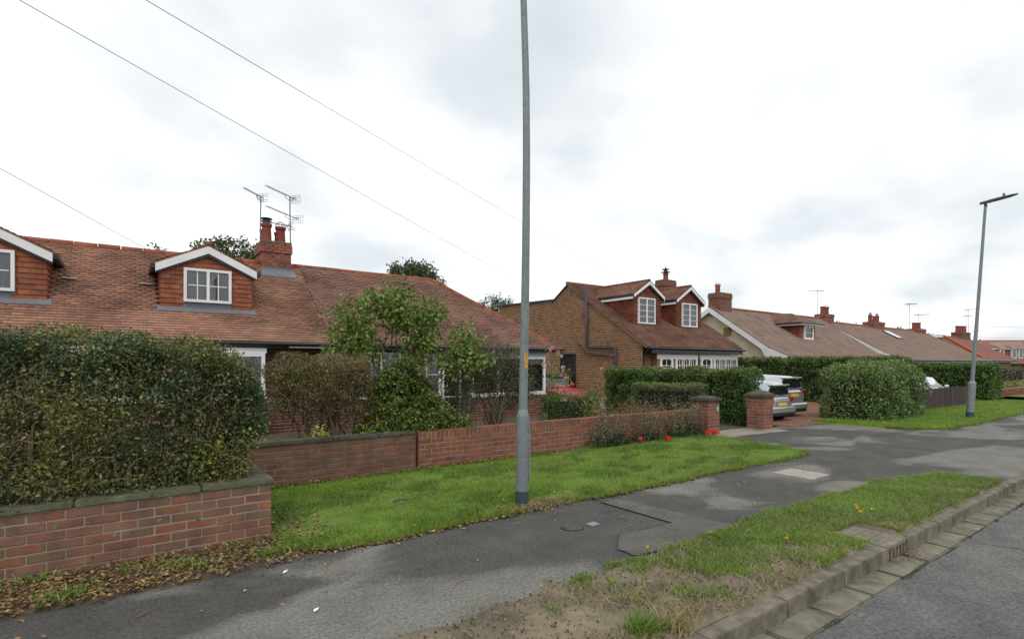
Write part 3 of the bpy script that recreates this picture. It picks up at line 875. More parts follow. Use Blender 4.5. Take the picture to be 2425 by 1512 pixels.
for L_ in (.72, .7, .68, .62):
    place('coping_stone', cpd, W2, (x + L_ / 2, 7.85, .605), (0, random.uniform(-.004, .004), 0), (L_ - .008, 1, 1)); x += L_

# red wall with brick-on-edge top
W3 = thing('garden_wall', (7, 7.76, 0), 'orange-red brick garden wall topped with upright bricks behind the lamp post', 'garden wall')
MB().box(3.775, 11.1, 7.7335, 7.93, -.05, .59).build('mortar_core', m_mortar, W3)
bm3 = brick_mesh('brick', BL - BJ, BH - BJ, .09, m_brick_red)
bms = brick_mesh('brick', BH - BJ, .115, .215, m_brick_red)
XS = 11.1
x = 3.76
NS = 0
soldier_end = 9.2
while x < soldier_end:
    place('brick', bms, W3, (x + BH / 2, 7.835 + random.uniform(-.003, .003), .548 + random.uniform(-.002, .002)), (0, random.uniform(-.01, .01), 0)); x += BH; NS += 1
coursed(W3, 3.76, 3.76 + BL * 33, 7.772, .49, 7, bm3)
XE = 3.76 + BL * 33
if XE < 11.1:
    pass
V, Q = [], []
def addbox(V, Q, x0, x1, y0, y1, z0, z1):
    i = len(V)
    V += [(x0, y0, z0), (x1, y0, z0), (x1, y1, z0), (x0, y1, z0), (x0, y0, z1), (x1, y0, z1), (x1, y1, z1), (x0, y1, z1)]
    Q += [tuple(i + k for k in q) for q in ((4, 5, 6, 7), (0, 1, 5, 4), (1, 2, 6, 5), (2, 3, 7, 6), (3, 0, 4, 7))]
x = soldier_end + (x - soldier_end)
while x < 11.1:
    addbox(V, Q, x + BJ / 2, x + BH - BJ / 2, 7.727, 7.94, .49, .606); x += BH
stuff(link('top_bricks', mesh_np('top_bricks', V, Q), W3, m_brick_red))

# gate pillars
def pillar(cx, cy, w, h, label, plaque=False, capmat=m_cap, pyr=.09):
    t = thing('gate_pillar', (cx, cy, 0), label, 'gate pillar', 'brick gate pillars')
    MB().box(cx - w / 2 + .006, cx + w / 2 - .006, cy - w / 2 + .006, cy + w / 2 - .006, -.05, h).build('mortar_core', m_mortar, t)
    nr = int(h / BH)
    hm = bevbox('brick', 1, .1, BH - BJ, .004, m_brick_red)
    for r in range(nr):
        z = h - (r + .5) * BH
        a = .33 if r % 2 else .66
        for s0, s1 in ((0, a), (a, 1)):
            L_ = (s1 - s0) * w - BJ
            c = -w / 2 + (s0 + s1) / 2 * w
            place('brick', hm, t, (cx + c, cy - w / 2 + .05, z), (0, 0, 0), (L_, 1, 1))
            place('brick', hm, t, (cx - w / 2 + .05, cy - c, z), (0, 0, R(90)), (L_, .98, 1))
    c = w / 2 + .05
    MB().box(cx - c, cx + c, cy - c, cy + c, h + .005, h + .075).build('cap_slab', capmat, t, bevel=.015, seg=2)
    mb = MB(); b = c - .03; z0 = h + .077
    mb.v += [(cx - b, cy - b, z0), (cx + b, cy - b, z0), (cx + b, cy + b, z0), (cx - b, cy + b, z0), (cx - b * .35, cy - b * .35, z0 + pyr), (cx + b * .35, cy - b * .35, z0 + pyr), (cx + b * .35, cy + b * .35, z0 + pyr), (cx - b * .35, cy + b * .35, z0 + pyr)]
    mb.f += [(3, 2, 1, 0), (4, 5, 6, 7), (0, 1, 5, 4), (1, 2, 6, 5), (2, 3, 7, 6), (3, 0, 4, 7)]
    mb.build('cap_top', capmat, t)
    return t
p1 = pillar(11.32, 7.66, .46, .80, 'brick gate pillar at the end of the red wall with small number plaque', pyr=.05)
pq = MB().box(11.40, 11.48, 7.412, 7.426, .55, .69).build('plaque', plain('plaque green-grey', (.20, .30, .26), .5), p1)
MB().box(11.425, 11.455, 7.404, 7.4105, .585, .655).build('plaque_number', m_white, pq)
pillar(13.22, 7.36, .46, .84, 'free-standing brick gate pillar with sloped cap beside the parked cars')

# ------------------------------------------------------------------ hedges and shrubs near the wall
def hedge(name, label, boxes, n, size, m, cat='hedge', core=None, top=None, seed=0, rnd=.2, lump=.05, depth=.1, ratio=.55, simple=True, group=None, faces='tfblr', b=.45):
    x0, x1, y0, y1, z0, z1 = boxes
    t = thing(name, ((x0 + x1) / 2, (y0 + y1) / 2, 0), label, cat, group)
    P, d = hedge_points(*boxes, n, rnd=rnd, lump=lump, depth=depth, seed=seed, faces=faces)
    leaf_obj('foliage', P, size, m, t, bias=d, b=b, ratio=ratio, seed=seed, simple=simple)
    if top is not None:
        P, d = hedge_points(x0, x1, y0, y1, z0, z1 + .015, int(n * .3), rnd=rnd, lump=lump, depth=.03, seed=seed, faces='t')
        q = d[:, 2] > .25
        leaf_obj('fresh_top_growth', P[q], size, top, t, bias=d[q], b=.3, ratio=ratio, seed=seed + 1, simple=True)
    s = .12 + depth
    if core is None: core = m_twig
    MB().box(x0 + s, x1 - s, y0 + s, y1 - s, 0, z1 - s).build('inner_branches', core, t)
    return t
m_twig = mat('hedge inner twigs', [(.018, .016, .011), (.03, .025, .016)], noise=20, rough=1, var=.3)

# big left hedge: open, twiggy, see-through below
H1 = thing('hedge', (-.8, 6.0, .5), 'tall overgrown dark green privet hedge behind the mossy-coped brick wall', 'hedge')
def hedge1_pts(n, seed, depth):
    P, d = hedge_points(-3.6, 1.16, 5.68, 6.38, .52, 2.0, n, rnd=.30, lump=.045, depth=depth, seed=seed, faces='ttffffbrr')
    # right end rounds off: lower towards the end, bulging in the middle, drawn in at the bottom
    e = np.clip((P[:, 0] - .45) / .7, 0, 1)
    zc = 1.99 - .42 * e ** 2.0
    top = 2.0
    P[:, 2] = np.where(P[:, 2] > 1.0, 1.0 + (P[:, 2] - 1.0) * (zc - 1.0) / (top - 1.0), P[:, 2])
    low = np.clip((1.0 - P[:, 2]) / .5, 0, 1)
    P[:, 0] -= e * low * .16
    return P, d
P, d = hedge1_pts(100000, 21, .085)
k = np.clip((P[:, 2] - .55) / .75, 0, 1)
keep = RNG.uniform(0, 1, len(P)) < .55 + .45 * k
gap = (np.abs(P[:, 0] - .25) < .55) & (np.abs(P[:, 2] - 1.22) < .13)
keep &= ~(gap & (RNG.uniform(0, 1, len(P)) < .45))
P, d = P[keep], d[keep]
fam = n3(P, 2.6, 1.7) + .45 * RNG.normal(0, 1, len(P)) * .6
lowb = np.clip((1.25 - P[:, 2]) / .6, 0, 1) * np.clip((P[:, 0] + .4) / 1.2, 0, 1)
fam = fam + lowb * .35
topb = (d[:, 2] > .5) * .25
fam = fam + topb
for nm_, lo_f, hi_f, mm_, sz_ in (('dark_foliage', -9, -.15, m_l_hedge_d, .028), ('foliage', -.15, .35, m_l_hedge, .026), ('brown_foliage', .35, .55, m_l_hedge_b, .023), ('pale_foliage', .55, 9, m_l_hedge_p, .026)):
    q = (fam > lo_f) & (fam <= hi_f)
    leaf_obj(nm_, P[q], sz_, mm_, H1, bias=d[q], b=.42, ratio=.6, seed=22)
P, d = hedge1_pts(44000, 23, .33)
leaf_obj('inner_foliage', P, .032, m_l_hedge, H1, bias=d, b=.2, ratio=.6, seed=24)
P, d = hedge1_pts(5000, 27, .02)
q = RNG.uniform(0, 1, len(P)) < np.where(d[:, 2] > .5, .55, .05)
leaf_obj('fresh_shoots', P[q], .026, m_l_hedge_y, H1, bias=d[q], b=.3, ratio=.55, seed=25)
P = np.concatenate([np.stack([RNG.normal(cx, .12, nn), RNG.normal(5.72, .05, nn), RNG.normal(cz, .07, nn)], 1) for cx, cz, nn in [(-.25, .72, 70), (-.6, .75, 60), (.65, .92, 90), (.95, 1.02, 70), (.45, .8, 60), (-.05, .70, 60), (.7, .72, 60)]])
leaf_obj('bright_leaves', P, .034, m_l_hedge_y, H1, seed=26, ratio=.6)
mb = MB(); rr = random.Random(4)
for i in range(150):
    bx = rr.uniform(-3.2, 1.0); by = rr.uniform(5.8, 6.25)
    tx = min(bx + rr.uniform(-.45, .45), 1.05)
    twigs(mb, (bx, by, .45), [(tx, rr.uniform(5.66, 6.3), rr.uniform(1.1, 1.95 if tx < .6 else 1.6))], r0=rr.uniform(.006, .018), n=5, jit=.05, seed=i, rend=.003)
for i in range(120):
    bx = rr.uniform(-2.8, 1.0); bz = rr.uniform(.7, 1.7)
    twigs(mb, (bx, rr.uniform(5.68, 5.85), bz), [(min(bx + rr.uniform(-.3, .3), 1.08), rr.uniform(5.62, 5.75), min(bz + rr.uniform(-.1, .25), 1.9 if bx < .5 else 1.55))], r0=.006, n=4, jit=.1, seed=900 + i, rend=.002)
for i in range(150):
    bx = rr.uniform(-2.8, 1.0); bz = rr.uniform(.6, 1.85 if bx < .4 else 1.5)
    a_ = rr.uniform(0, 6.28); l_ = rr.uniform(.08, .28)
    twigs(mb, (bx, rr.uniform(5.60, 5.68), bz), [(min(bx + l_ * math.cos(a_), 1.1), rr.uniform(5.58, 5.66), bz + l_ * math.sin(a_) * .7)], r0=.0045, n=3, jit=.1, seed=2000 + i, rend=.002)
mb.build('branches', mat('reddish twigs', [(.12, .08, .05), (.18, .125, .08), (.08, .055, .035)], noise=9, rough=.95, var=.3), H1)

# brown clipped hedge with bare stems
H2 = thing('hedge', (2.4, 8.5, 0), 'brown-topped hedge on bare crooked stems behind the grey-brown wall', 'hedge')
P, d = hedge_points(1.68, 3.25, 8.15, 8.9, 1.15, 1.80, 23000, rnd=.26, lump=.11, depth=.12, seed=31)
P2, d2 = blob_points([(2.95, 8.4, .95, .42, .35, .5), (3.2, 8.3, .75, .3, .25, .4), (1.9, 8.5, 1.1, .25, .25, .3), (2.5, 8.5, .95, .5, .25, .3)], 7000, seed=32, depth=.35)
leaf_obj('foliage', np.concatenate([P, P2]), .030, m_l_brown, H2, bias=np.concatenate([d, d2]), b=.35, ratio=.5, seed=33, simple=True)
P, d = hedge_points(1.72, 3.2, 8.18, 8.86, 1.0, 1.72, 7000, rnd=.2, lump=.06, depth=.16, seed=36)
leaf_obj('green_foliage', P, .03, m_l_hedge, H2, bias=d, b=.3, ratio=.5, seed=37, simple=True)
mb = MB(); rr = random.Random(6)
roots = [(2.35, 8.45, 0), (2.45, 8.5, 0), (2.6, 8.45, 0), (2.85, 8.45, 0)]
for i in range(26):
    twigs(mb, roots[i % 4], [(rr.uniform(1.75, 3.2), rr.uniform(8.2, 8.8), rr.uniform(1.15, 1.6))], r0=rr.uniform(.016, .035), n=6, jit=.09, seed=i, rend=.008)
for i in range(60):
    a = (rr.uniform(1.8, 3.1), rr.uniform(8.2, 8.8), rr.uniform(.8, 1.3))
    twigs(mb, a, [(a[0] + rr.uniform(-.4, .4), a[1] + rr.uniform(-.15, .15), a[2] + rr.uniform(.1, .45))], r0=.008, n=4, jit=.12, seed=50 + i, rend=.003)
mb.build('stems', m_bark, H2)

# glossy dark bush with yellow leaves spilling over the wall
H3 = thing('shrub', (3.9, 8.4, 0), 'dark glossy evergreen bush flecked with yellow leaves spilling over the wall', 'shrub')
bl = [(3.82, 8.45, 1.05, .56, .48, .62), (3.55, 8.3, .80, .46, .42, .40), (4.15, 8.3, .80, .46, .42, .46), (4.55, 8.2, .62, .42, .36, .26), (3.3, 8.15, .64, .38, .34, .20), (3.9, 8.1, .72, .46, .32, .28), (3.88, 8.42, 1.5, .3, .3, .34), (3.85, 8.42, 1.3, .42, .38, .4)]
P, d = cluster_points(bl, 800, 16, .09, seed=41, depth=.08)
P2, d2 = blob_points(bl, 17000, depth=.14, seed=45)
P, d = np.concatenate([P, P2]), np.concatenate([d, d2])
cv = n3(P, 7., 4.)
P = P - d * (np.maximum(cv - .1, 0) * .2)[:, None]
leaf_obj('foliage', P, .055, m_l_dark, H3, bias=d, b=.5, ratio=.45, seed=42)
P, d = blob_points(bl, 1100, depth=.03, seed=43)
leaf_obj('yellow_leaves', P[P[:, 2] < 1.5], .05, m_l_gold, H3, bias=d[P[:, 2] < 1.5], b=.4, ratio=.45, seed=44)
mb = MB(); rr = random.Random(8)
for i in range(24):
    twigs(mb, (3.85 + rr.uniform(-.15, .15), 8.45, 0), [(rr.uniform(3.2, 4.7), rr.uniform(8.05, 8.7), rr.uniform(.6, 1.6))], r0=.022, n=5, jit=.06, seed=i)
mb.build('stems', m_bark, H3)
# lilac
T1 = thing('lilac_tree', (4.55, 10, 0), 'tall loose lilac bush with brown seed heads in front of the near roof', 'tree')
bl = [(3.45, 10, 2.45, .36, .35, .38), (3.4, 10, 2.05, .36, .35, .30), (3.75, 10, 2.05, .28, .3, .28), (4.0, 10, 2.85, .30, .3, .24), (4.35, 10, 2.98, .36, .3, .30), (4.3, 10, 2.62, .3, .3, .2), (4.65, 10, 2.6, .36, .35, .28), (5.15, 10, 2.75, .27, .3, .30), (5.0, 10.1, 2.35, .42, .35, .30),
      (5.75, 9.6, 2.15, .24, .3, .34), (5.55, 9.6, 1.75, .36, .3, .26), (4.9, 10, 2.0, .3, .3, .22), (5.95, 9.5, 1.8, .18, .25, .2)]
P, d = cluster_points(bl, 520, 12, .15, seed=51, depth=.28)
leaf_obj('crown', P, .085, m_l_lilac, T1, bias=d, b=.35, ratio=.62, seed=52)
rr = random.Random(9)
hp = np.concatenate([np.stack([RNG.normal(cx, .045, nn), RNG.normal(cy, .05, nn), RNG.normal(cz, .07, nn)], 1) for cx, cy, cz, nn in [(3.22, 9.85, 2.72, 55), (3.42, 9.9, 2.86, 70), (3.15, 9.8, 2.6, 40), (4.05, 9.9, 3.12, 55), (4.42, 9.9, 3.30, 60), (4.62, 9.9, 3.18, 35), (3.85, 9.9, 2.98, 40), (4.85, 9.8, 2.86, 40), (5.38, 9.8, 2.55, 40), (5.05, 9.8, 2.95, 35), (4.25, 9.8, 2.75, 25), (5.95, 9.4, 2.05, 30), (5.75, 9.4, 1.65, 25)]])
stuff(leaf_obj('seed_heads', hp, .036, m_seed, T1, seed=53, ratio=.5, simple=True))
mb = MB()
for i, b in enumerate(bl):
    twigs(mb, (4.5 + rr.uniform(-.15, .15), 10, 0), [(b[0], b[1], b[2] + .1)], r0=.026, n=7, jit=.045, seed=i, rend=.008)
    for q in range(4):
        twigs(mb, (b[0] * .8 + .9, b[1], b[2] - .35), [(b[0] + rr.uniform(-.3, .3), b[1] + rr.uniform(-.2, .2), b[2] + rr.uniform(-.1, .35))], r0=.008, n=4, jit=.08, seed=100 + i * 5 + q)
mb.build('trunk', m_bark, T1)
# olive-coloured twiggy shrub with pale forked stems
T2 = thing('shrub', (6.75, 10, 0), 'grey-olive small-leaved shrub on pale forked stems in front of the right bay', 'shrub')
bl = [(6.2, 10, 1.65, .5, .45, .45), (6.8, 10, 1.75, .55, .45, .42), (7.35, 10, 1.5, .5, .45, .5), (6.0, 10, 1.2, .42, .4, .4), (6.7, 10, 1.3, .6, .4, .35), (7.5, 9.9, 1.1, .35, .35, .3), (5.9, 10, .7, .3, .3, .35), (7.2, 9.9, .85, .3, .3, .25)]
P, d = cluster_points(bl, 900, 26, .15, seed=61, depth=.4)
leaf_obj('foliage', P, .046, m_l_olive, T2, bias=d, b=.3, ratio=.42, seed=62, simple=True)
mb = MB(); rr = random.Random(10)
for i in range(34):
    twigs(mb, (6.75 + rr.uniform(-.08, .08), 10, 0), [(rr.uniform(5.8, 7.8), rr.uniform(9.7, 10.3), rr.uniform(1.0, 1.9))], r0=rr.uniform(.014, .03), n=6, jit=.06, seed=i)
for i in range(120):
    b = bl[i % len(bl)]
    twigs(mb, (b[0], b[1], b[2] - .2), [(b[0] + rr.uniform(-.5, .5), b[1] + rr.uniform(-.35, .35), b[2] + rr.uniform(-.1, .5))], r0=.006, n=4, jit=.12, seed=200 + i, rend=.002)
mb.build('stems', m_bark_pale, T2)
# rose bushes: tall shoots with pink flowers
def rose(label, stems, base, blooms, nl=260, seed=0):
    t = thing('rose_bush', base, label, 'shrub', 'pink rose bushes')
    mb = MB()
    pts = []
    rg_ = np.random.default_rng(seed)
    twigs(mb, base, stems, r0=.009, n=5, jit=.04, seed=seed, rend=.003)
    for s in stems:
        k = max(8, nl // len(stems))
        f = rg_.uniform(.45, 1.02, k)[:, None]
        pts.append(np.array(base) + (np.array(s) - np.array(base)) * f + rg_.normal(0, .085, (k, 3)))
    mb.build('stems', m_bark, t)
    leaf_obj('foliage', np.concatenate(pts), .05, m_l_lilac, t, seed=seed, ratio=.6)
    for bpt in blooms:
        p = np.array(bpt) + rg_.normal(0, .014, (14, 3))
        dd = unit(p - np.array(bpt))
        leaf_obj('bloom', p, .042, m_rose, t, bias=dd, b=.7, ratio=.85, seed=seed + 5)
    return t
rose('tall pink rose bush right of the near lamp post before the bay window', [(8.15, 9.7, 2.05), (8.35, 9.75, 1.95), (8.1, 9.7, 1.65), (8.45, 9.8, 1.55), (8.55, 9.8, 1.3), (8.75, 9.7, 1.45), (8.05, 9.7, 1.2)], (8.3, 9.75, 0), [(8.05, 9.6, 2.02), (8.13, 9.6, 2.06), (8.3, 9.6, 1.98), (7.85, 9.6, 1.68), (8.0, 9.6, 1.72), (8.45, 9.65, 1.42), (8.58, 9.65, 1.36), (8.62, 9.6, 1.34), (8.5, 9.65, 1.12)], 420, 71)
rose('slim single-stemmed pink rose standing before the buff brick gable wall', [(9.5, 9.6, 1.5), (9.65, 9.6, 1.62), (9.75, 9.6, 1.45), (9.55, 9.6, 1.3)], (9.2, 9.2, 0), [(9.72, 9.55, 1.58), (9.6, 9.55, 1.12)], 150, 72)
# low dark hedge in front of the red car
hedge('low_hedge', 'low dark clipped hedge between the wall and the red car', (7.95, 9.55, 9.35, 9.95, 0, .96), 8000, .035, m_l_privet, seed=81, rnd=.07, lump=.02, depth=.06)
# yellow-green young shrub
t = thing('shrub', (8.85, 8.9, 0), 'small shrub with yellow-green and orange-tinted leaves in front of the low hedge', 'shrub')
mb = MB(); rr = random.Random(3); pp = []
for i in range(11):
    e_ = (8.85 + rr.uniform(-.35, .35), 8.9 + rr.uniform(-.2, .2), rr.uniform(.55, 1.02))
    twigs(mb, (8.85, 8.9, 0), [e_], r0=.008, n=4, jit=.04, seed=i)
    f = RNG.uniform(.45, 1.03, 26)[:, None]
    pp.append(np.array((8.85, 8.9, 0)) + (np.array(e_) - np.array((8.85, 8.9, 0))) * f + RNG.normal(0, .03, (26, 3)))
mb.build('stems', m_bark, t); leaf_obj('foliage', np.concatenate(pp), .06, m_l_gold2, t, seed=91, ratio=.4)
# orange-brown shrub behind the wall
t = thing('shrub', (10.3, 8.9, 0), 'rusty brown dried shrub just behind the red wall', 'shrub')
P, d = blob_points([(9.6, 8.9, .5, .35, .3, .28), (10.1, 8.9, .55, .4, .3, .3), (10.6, 8.8, .5, .3, .3, .22)], 2200, depth=.25, seed=95)
leaf_obj('foliage', P, .035, leafmat('rusty leaves', [(.22, .11, .04), (.16, .09, .035), (.28, .15, .06)]), t, bias=d, b=.4, seed=96, simple=True)
twigs(MB(), (10.1, 8.9, 0), [(9.6, 8.9, .6), (10.1, 8.9, .7), (10.6, 8.8, .6)], r0=.012).build('stems', m_bark, t)
# small items behind grey wall: pale yellow ornamental plant
t = thing('potted_plant', (2.33, 8.05, .0), 'small pale yellow plant in a pot peeping over the grey-brown wall', 'plant')
MB().lathe((2.33, 8.05, .015), [(0, .10), (.30, .13), (.50, .15), (.52, .15)], 14).build('pot', plain('terracotta', (.25, .11, .06), .8), t, smooth='auto')
leaf_obj('foliage', np.array((2.33, 8.05, .62)) + RNG.normal(0, 1, (170, 3)) * np.array((.07, .06, .08)), .06, leafmat('pale yellow leaves', [(.40, .42, .10), (.30, .34, .08), (.5, .5, .18)]), t, seed=97)

# plants growing along the foot of red wall near the pillar
def wallplant(label, cx, w, h, nst, seed, mats=(m_l_dead, m_l_weed), green=.5):
    t = thing('wall_plant', (cx, 7.55, 0), label, 'plant', 'scruffy plants along the foot of the red wall')
    rr = random.Random(seed); mb = MB(); pp = []; pg = []
    for i in range(nst):
        b = (cx + rr.uniform(-w, w) * .8, 7.52 + rr.uniform(-.1, .12), 0)
        e_ = (b[0] + rr.uniform(-.22, .22), 7.48 + rr.uniform(-.15, .25), h * rr.uniform(.55, 1.15))
        twigs(mb, b, [e_], r0=.006, n=4, jit=.05, seed=i + seed, rend=.002)
        f = np.array([rr.uniform(.3, 1.02) for _ in range(40)])[:, None]
        q = np.array(b) + (np.array(e_) - np.array(b)) * f + np.random.default_rng(i + seed).normal(0, .05, (40, 3))
        pp.append(q)
    mb.build('stems', mats[0], t)
    leaf_obj('dry_foliage', np.concatenate(pp), .042, mats[0], t, seed=seed, ratio=.45, simple=True)
    ng = int(900 * green)
    g = np.stack([np.random.default_rng(seed).normal(cx, w * .5, ng), 7.42 + np.abs(np.random.default_rng(seed + 1).normal(0, .12, ng)), np.abs(np.random.default_rng(seed + 2).normal(0, .11, ng)) + .03], 1)
    leaf_obj('green_leaves', g, .065, mats[1], t, seed=seed + 3, ratio=.5)
    return t
wallplant('scruffy brown dried plant at the wall foot, leftmost of three', 7.95, .5, .66, 44, 301, green=.75)
wallplant('tall grey-brown dead flower stalks against the wall, middle of three', 9.05, .55, .84, 34, 302, green=.35)
wallplant('bushy grey-green plant beside the gate pillar with plaque', 10.35, .65, .80, 60, 303, green=.9)
def flower(x, y, z, m, label, cat, group, r=.05, name='red_flower'):
    t = thing(name, (x, y, 0), label, cat, group)
    MB().tube([(x, y, .0), (x + .01, y, z)], .003, 5).build('stem', m_l_weed, t)
    c = np.array((x, y, z))
    d = unit(np.random.default_rng(int(x * 100)).normal(size=(16, 3)) + np.array((0, -.2, .5)))
    leaf_obj('petals', c + d * r * .1, r * 1.15, m, t, bias=d, b=.3, ratio=1.0, seed=int(x * 100))
flower(9.32, 7.22, .10, m_red, 'bright red flower low in the grass before the dead stalks', 'flower', 'red flowers by the wall', .065)
flower(10.95, 7.2, .12, m_red, 'bright red flower at the foot of plaque pillar, rightmost', 'flower', 'red flowers by the wall', .065)
flower(10.72, 7.24, .12, m_red, 'smaller red flower just left of the one at the plaque pillar', 'flower', 'red flowers by the wall', .045)
flower(8.62, 7.35, .14, m_red, 'dim red flower half hidden among leaves left of the others', 'flower', 'red flowers by the wall', .04)
for (x, y, lab) in [(6.62, 2.55, 'yellow dandelion in verge grass near the drain, largest'), (6.75, 2.62, 'yellow dandelion just behind the largest one near the drain'), (6.5, 2.48, 'tiny yellow dandelion left of the largest one near the drain'), (6.72, 2.45, 'tiny yellow dandelion in front of the largest one near the drain'),
                    (4.55, 3.02, 'yellow dandelion at verge edge below the trench patch corner'), (3.72, 3.1, 'yellow dandelion at verge edge nearest the bare earth'), (4.95, 2.5, 'yellow dandelion alone in the middle of the verge')]:
    flower(x, y, .085, m_yellow, lab, 'dandelion', 'dandelions on the verge', .014, 'dandelion')

# ------------------------------------------------------------------ hedges further on
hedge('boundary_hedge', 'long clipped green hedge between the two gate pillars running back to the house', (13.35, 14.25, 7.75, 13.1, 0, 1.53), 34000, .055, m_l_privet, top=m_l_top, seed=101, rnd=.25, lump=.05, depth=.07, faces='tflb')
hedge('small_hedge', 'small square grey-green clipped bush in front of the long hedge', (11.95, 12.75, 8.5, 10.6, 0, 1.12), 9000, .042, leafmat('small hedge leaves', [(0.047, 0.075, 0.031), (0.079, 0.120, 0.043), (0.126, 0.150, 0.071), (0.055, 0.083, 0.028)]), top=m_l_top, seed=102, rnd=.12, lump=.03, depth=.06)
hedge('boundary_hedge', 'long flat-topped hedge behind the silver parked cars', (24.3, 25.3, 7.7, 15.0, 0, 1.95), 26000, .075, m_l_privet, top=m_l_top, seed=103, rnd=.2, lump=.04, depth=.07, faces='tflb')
hedge('boundary_hedge', 'dark flat-topped hedge behind the far garden, running along the house front', (25.3, 40, 13.2, 14.0, 0, 1.85), 16000, .10, m_l_privet, top=m_l_top, seed=107, rnd=.2, lump=.04, depth=.07, faces='tfl')
t = thing('rounded_hedge', (18.9, 6.9, 0), 'big rounded variegated hedge on the grass right of the parked cars', 'hedge')
P, d = hedge_points(17.3, 21.6, 6.05, 8.0, 0, 1.74, 30000, rnd=.7, lump=.06, depth=.07, seed=104)
leaf_obj('foliage', P, .062, m_l_vari, t, bias=d, b=.45, ratio=.55, seed=105, simple=True)
q = (d[:, 2] > .35) & (RNG.uniform(0, 1, len(P)) < .35)
leaf_obj('pale_new_leaves', P[q] + d[q] * .02, .05, leafmat('pale variegated tips', [(0.299, 0.338, 0.126), (0.184, 0.237, 0.072), (0.115, 0.163, 0.045)]), t, bias=d[q], b=.3, seed=106, simple=True)
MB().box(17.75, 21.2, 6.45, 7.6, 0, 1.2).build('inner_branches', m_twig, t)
hedge('boundary_hedge', 'dark green box hedge behind the far lamp post', (31.4, 33.0, 6.65, 9.6, 0, 1.68), 17000, .085, m_l_privet, seed=108, rnd=.15, lump=.04, depth=.07)
hedge('boundary_hedge', 'yellow-topped far hedge at the right edge of the view', (35.5, 46, 7.4, 8.3, .0, .62), 6000, .10, m_l_gold2, seed=109, rnd=.15, lump=.05, depth=.07)
hedge('boundary_hedge', 'grey-green far hedge above the yellow one at the right edge', (36, 52, 9.2, 10, .0, 1.45), 7000, .12, m_l_olive, seed=110, rnd=.2, lump=.08, depth=.07)
W4 = thing('garden_wall', (40, 7.2, 0), 'low red-brown far garden wall below the yellow hedge', 'garden wall')
MB().box(35.5, 50, 7.15, 7.33, 0, .42).build('mortar_core', m_mortar_dark, W4)
jbricks('bricks', [(35.5, 50, 0, .4)], 'x', 7.15, -1, .01, W4, m_brick_red, seed=5)
# dark board fence
F1 = thing('board_fence', (25, 6.65, 0), 'dark stained vertical board fence between the rounded hedge and far lamp post', 'fence')
bd = bevbox('board', .145, .02, .76, .004, m_wood_fence)
x = 20.9
while x < 28.2:
    place('board', bd, F1, (x, 6.95 - (x - 21) * .03, .39 + random.uniform(-.006, .006)), (0, 0, -.03)); x += .15
MB().prism([(20.85, 6.97, .2), (28.25, 6.748, .2), (28.25, 6.788, .2), (20.85, 7.01, .2)], (0, 0, .08)).prism([(20.85, 6.97, .58), (28.25, 6.748, .58), (28.25, 6.788, .58), (20.85, 7.01, .58)], (0, 0, .08)).build('rail', m_wood_fence, F1)
# ------------------------------------------------------------------ house parts
def zroof(Y, y0, z0, k): return z0 + (Y - y0) * k

TILE_V = None
def tile_geo(o, u, v, n, w, l, th, lift):
    """8 corner vertices of a tile: o lower-left corner on the roof plane, u along eave, v up slope, n normal"""
    o = Vector(o)
    a = o + n * (lift)
    lo0, lo1 = a, a + u * w
    hi0, hi1 = o + v * l + n * .004, o + u * w + v * l + n * .004
    return [lo0, lo1, hi1, hi0], [p + n * th for p in (lo0, lo1, hi1, hi0)]

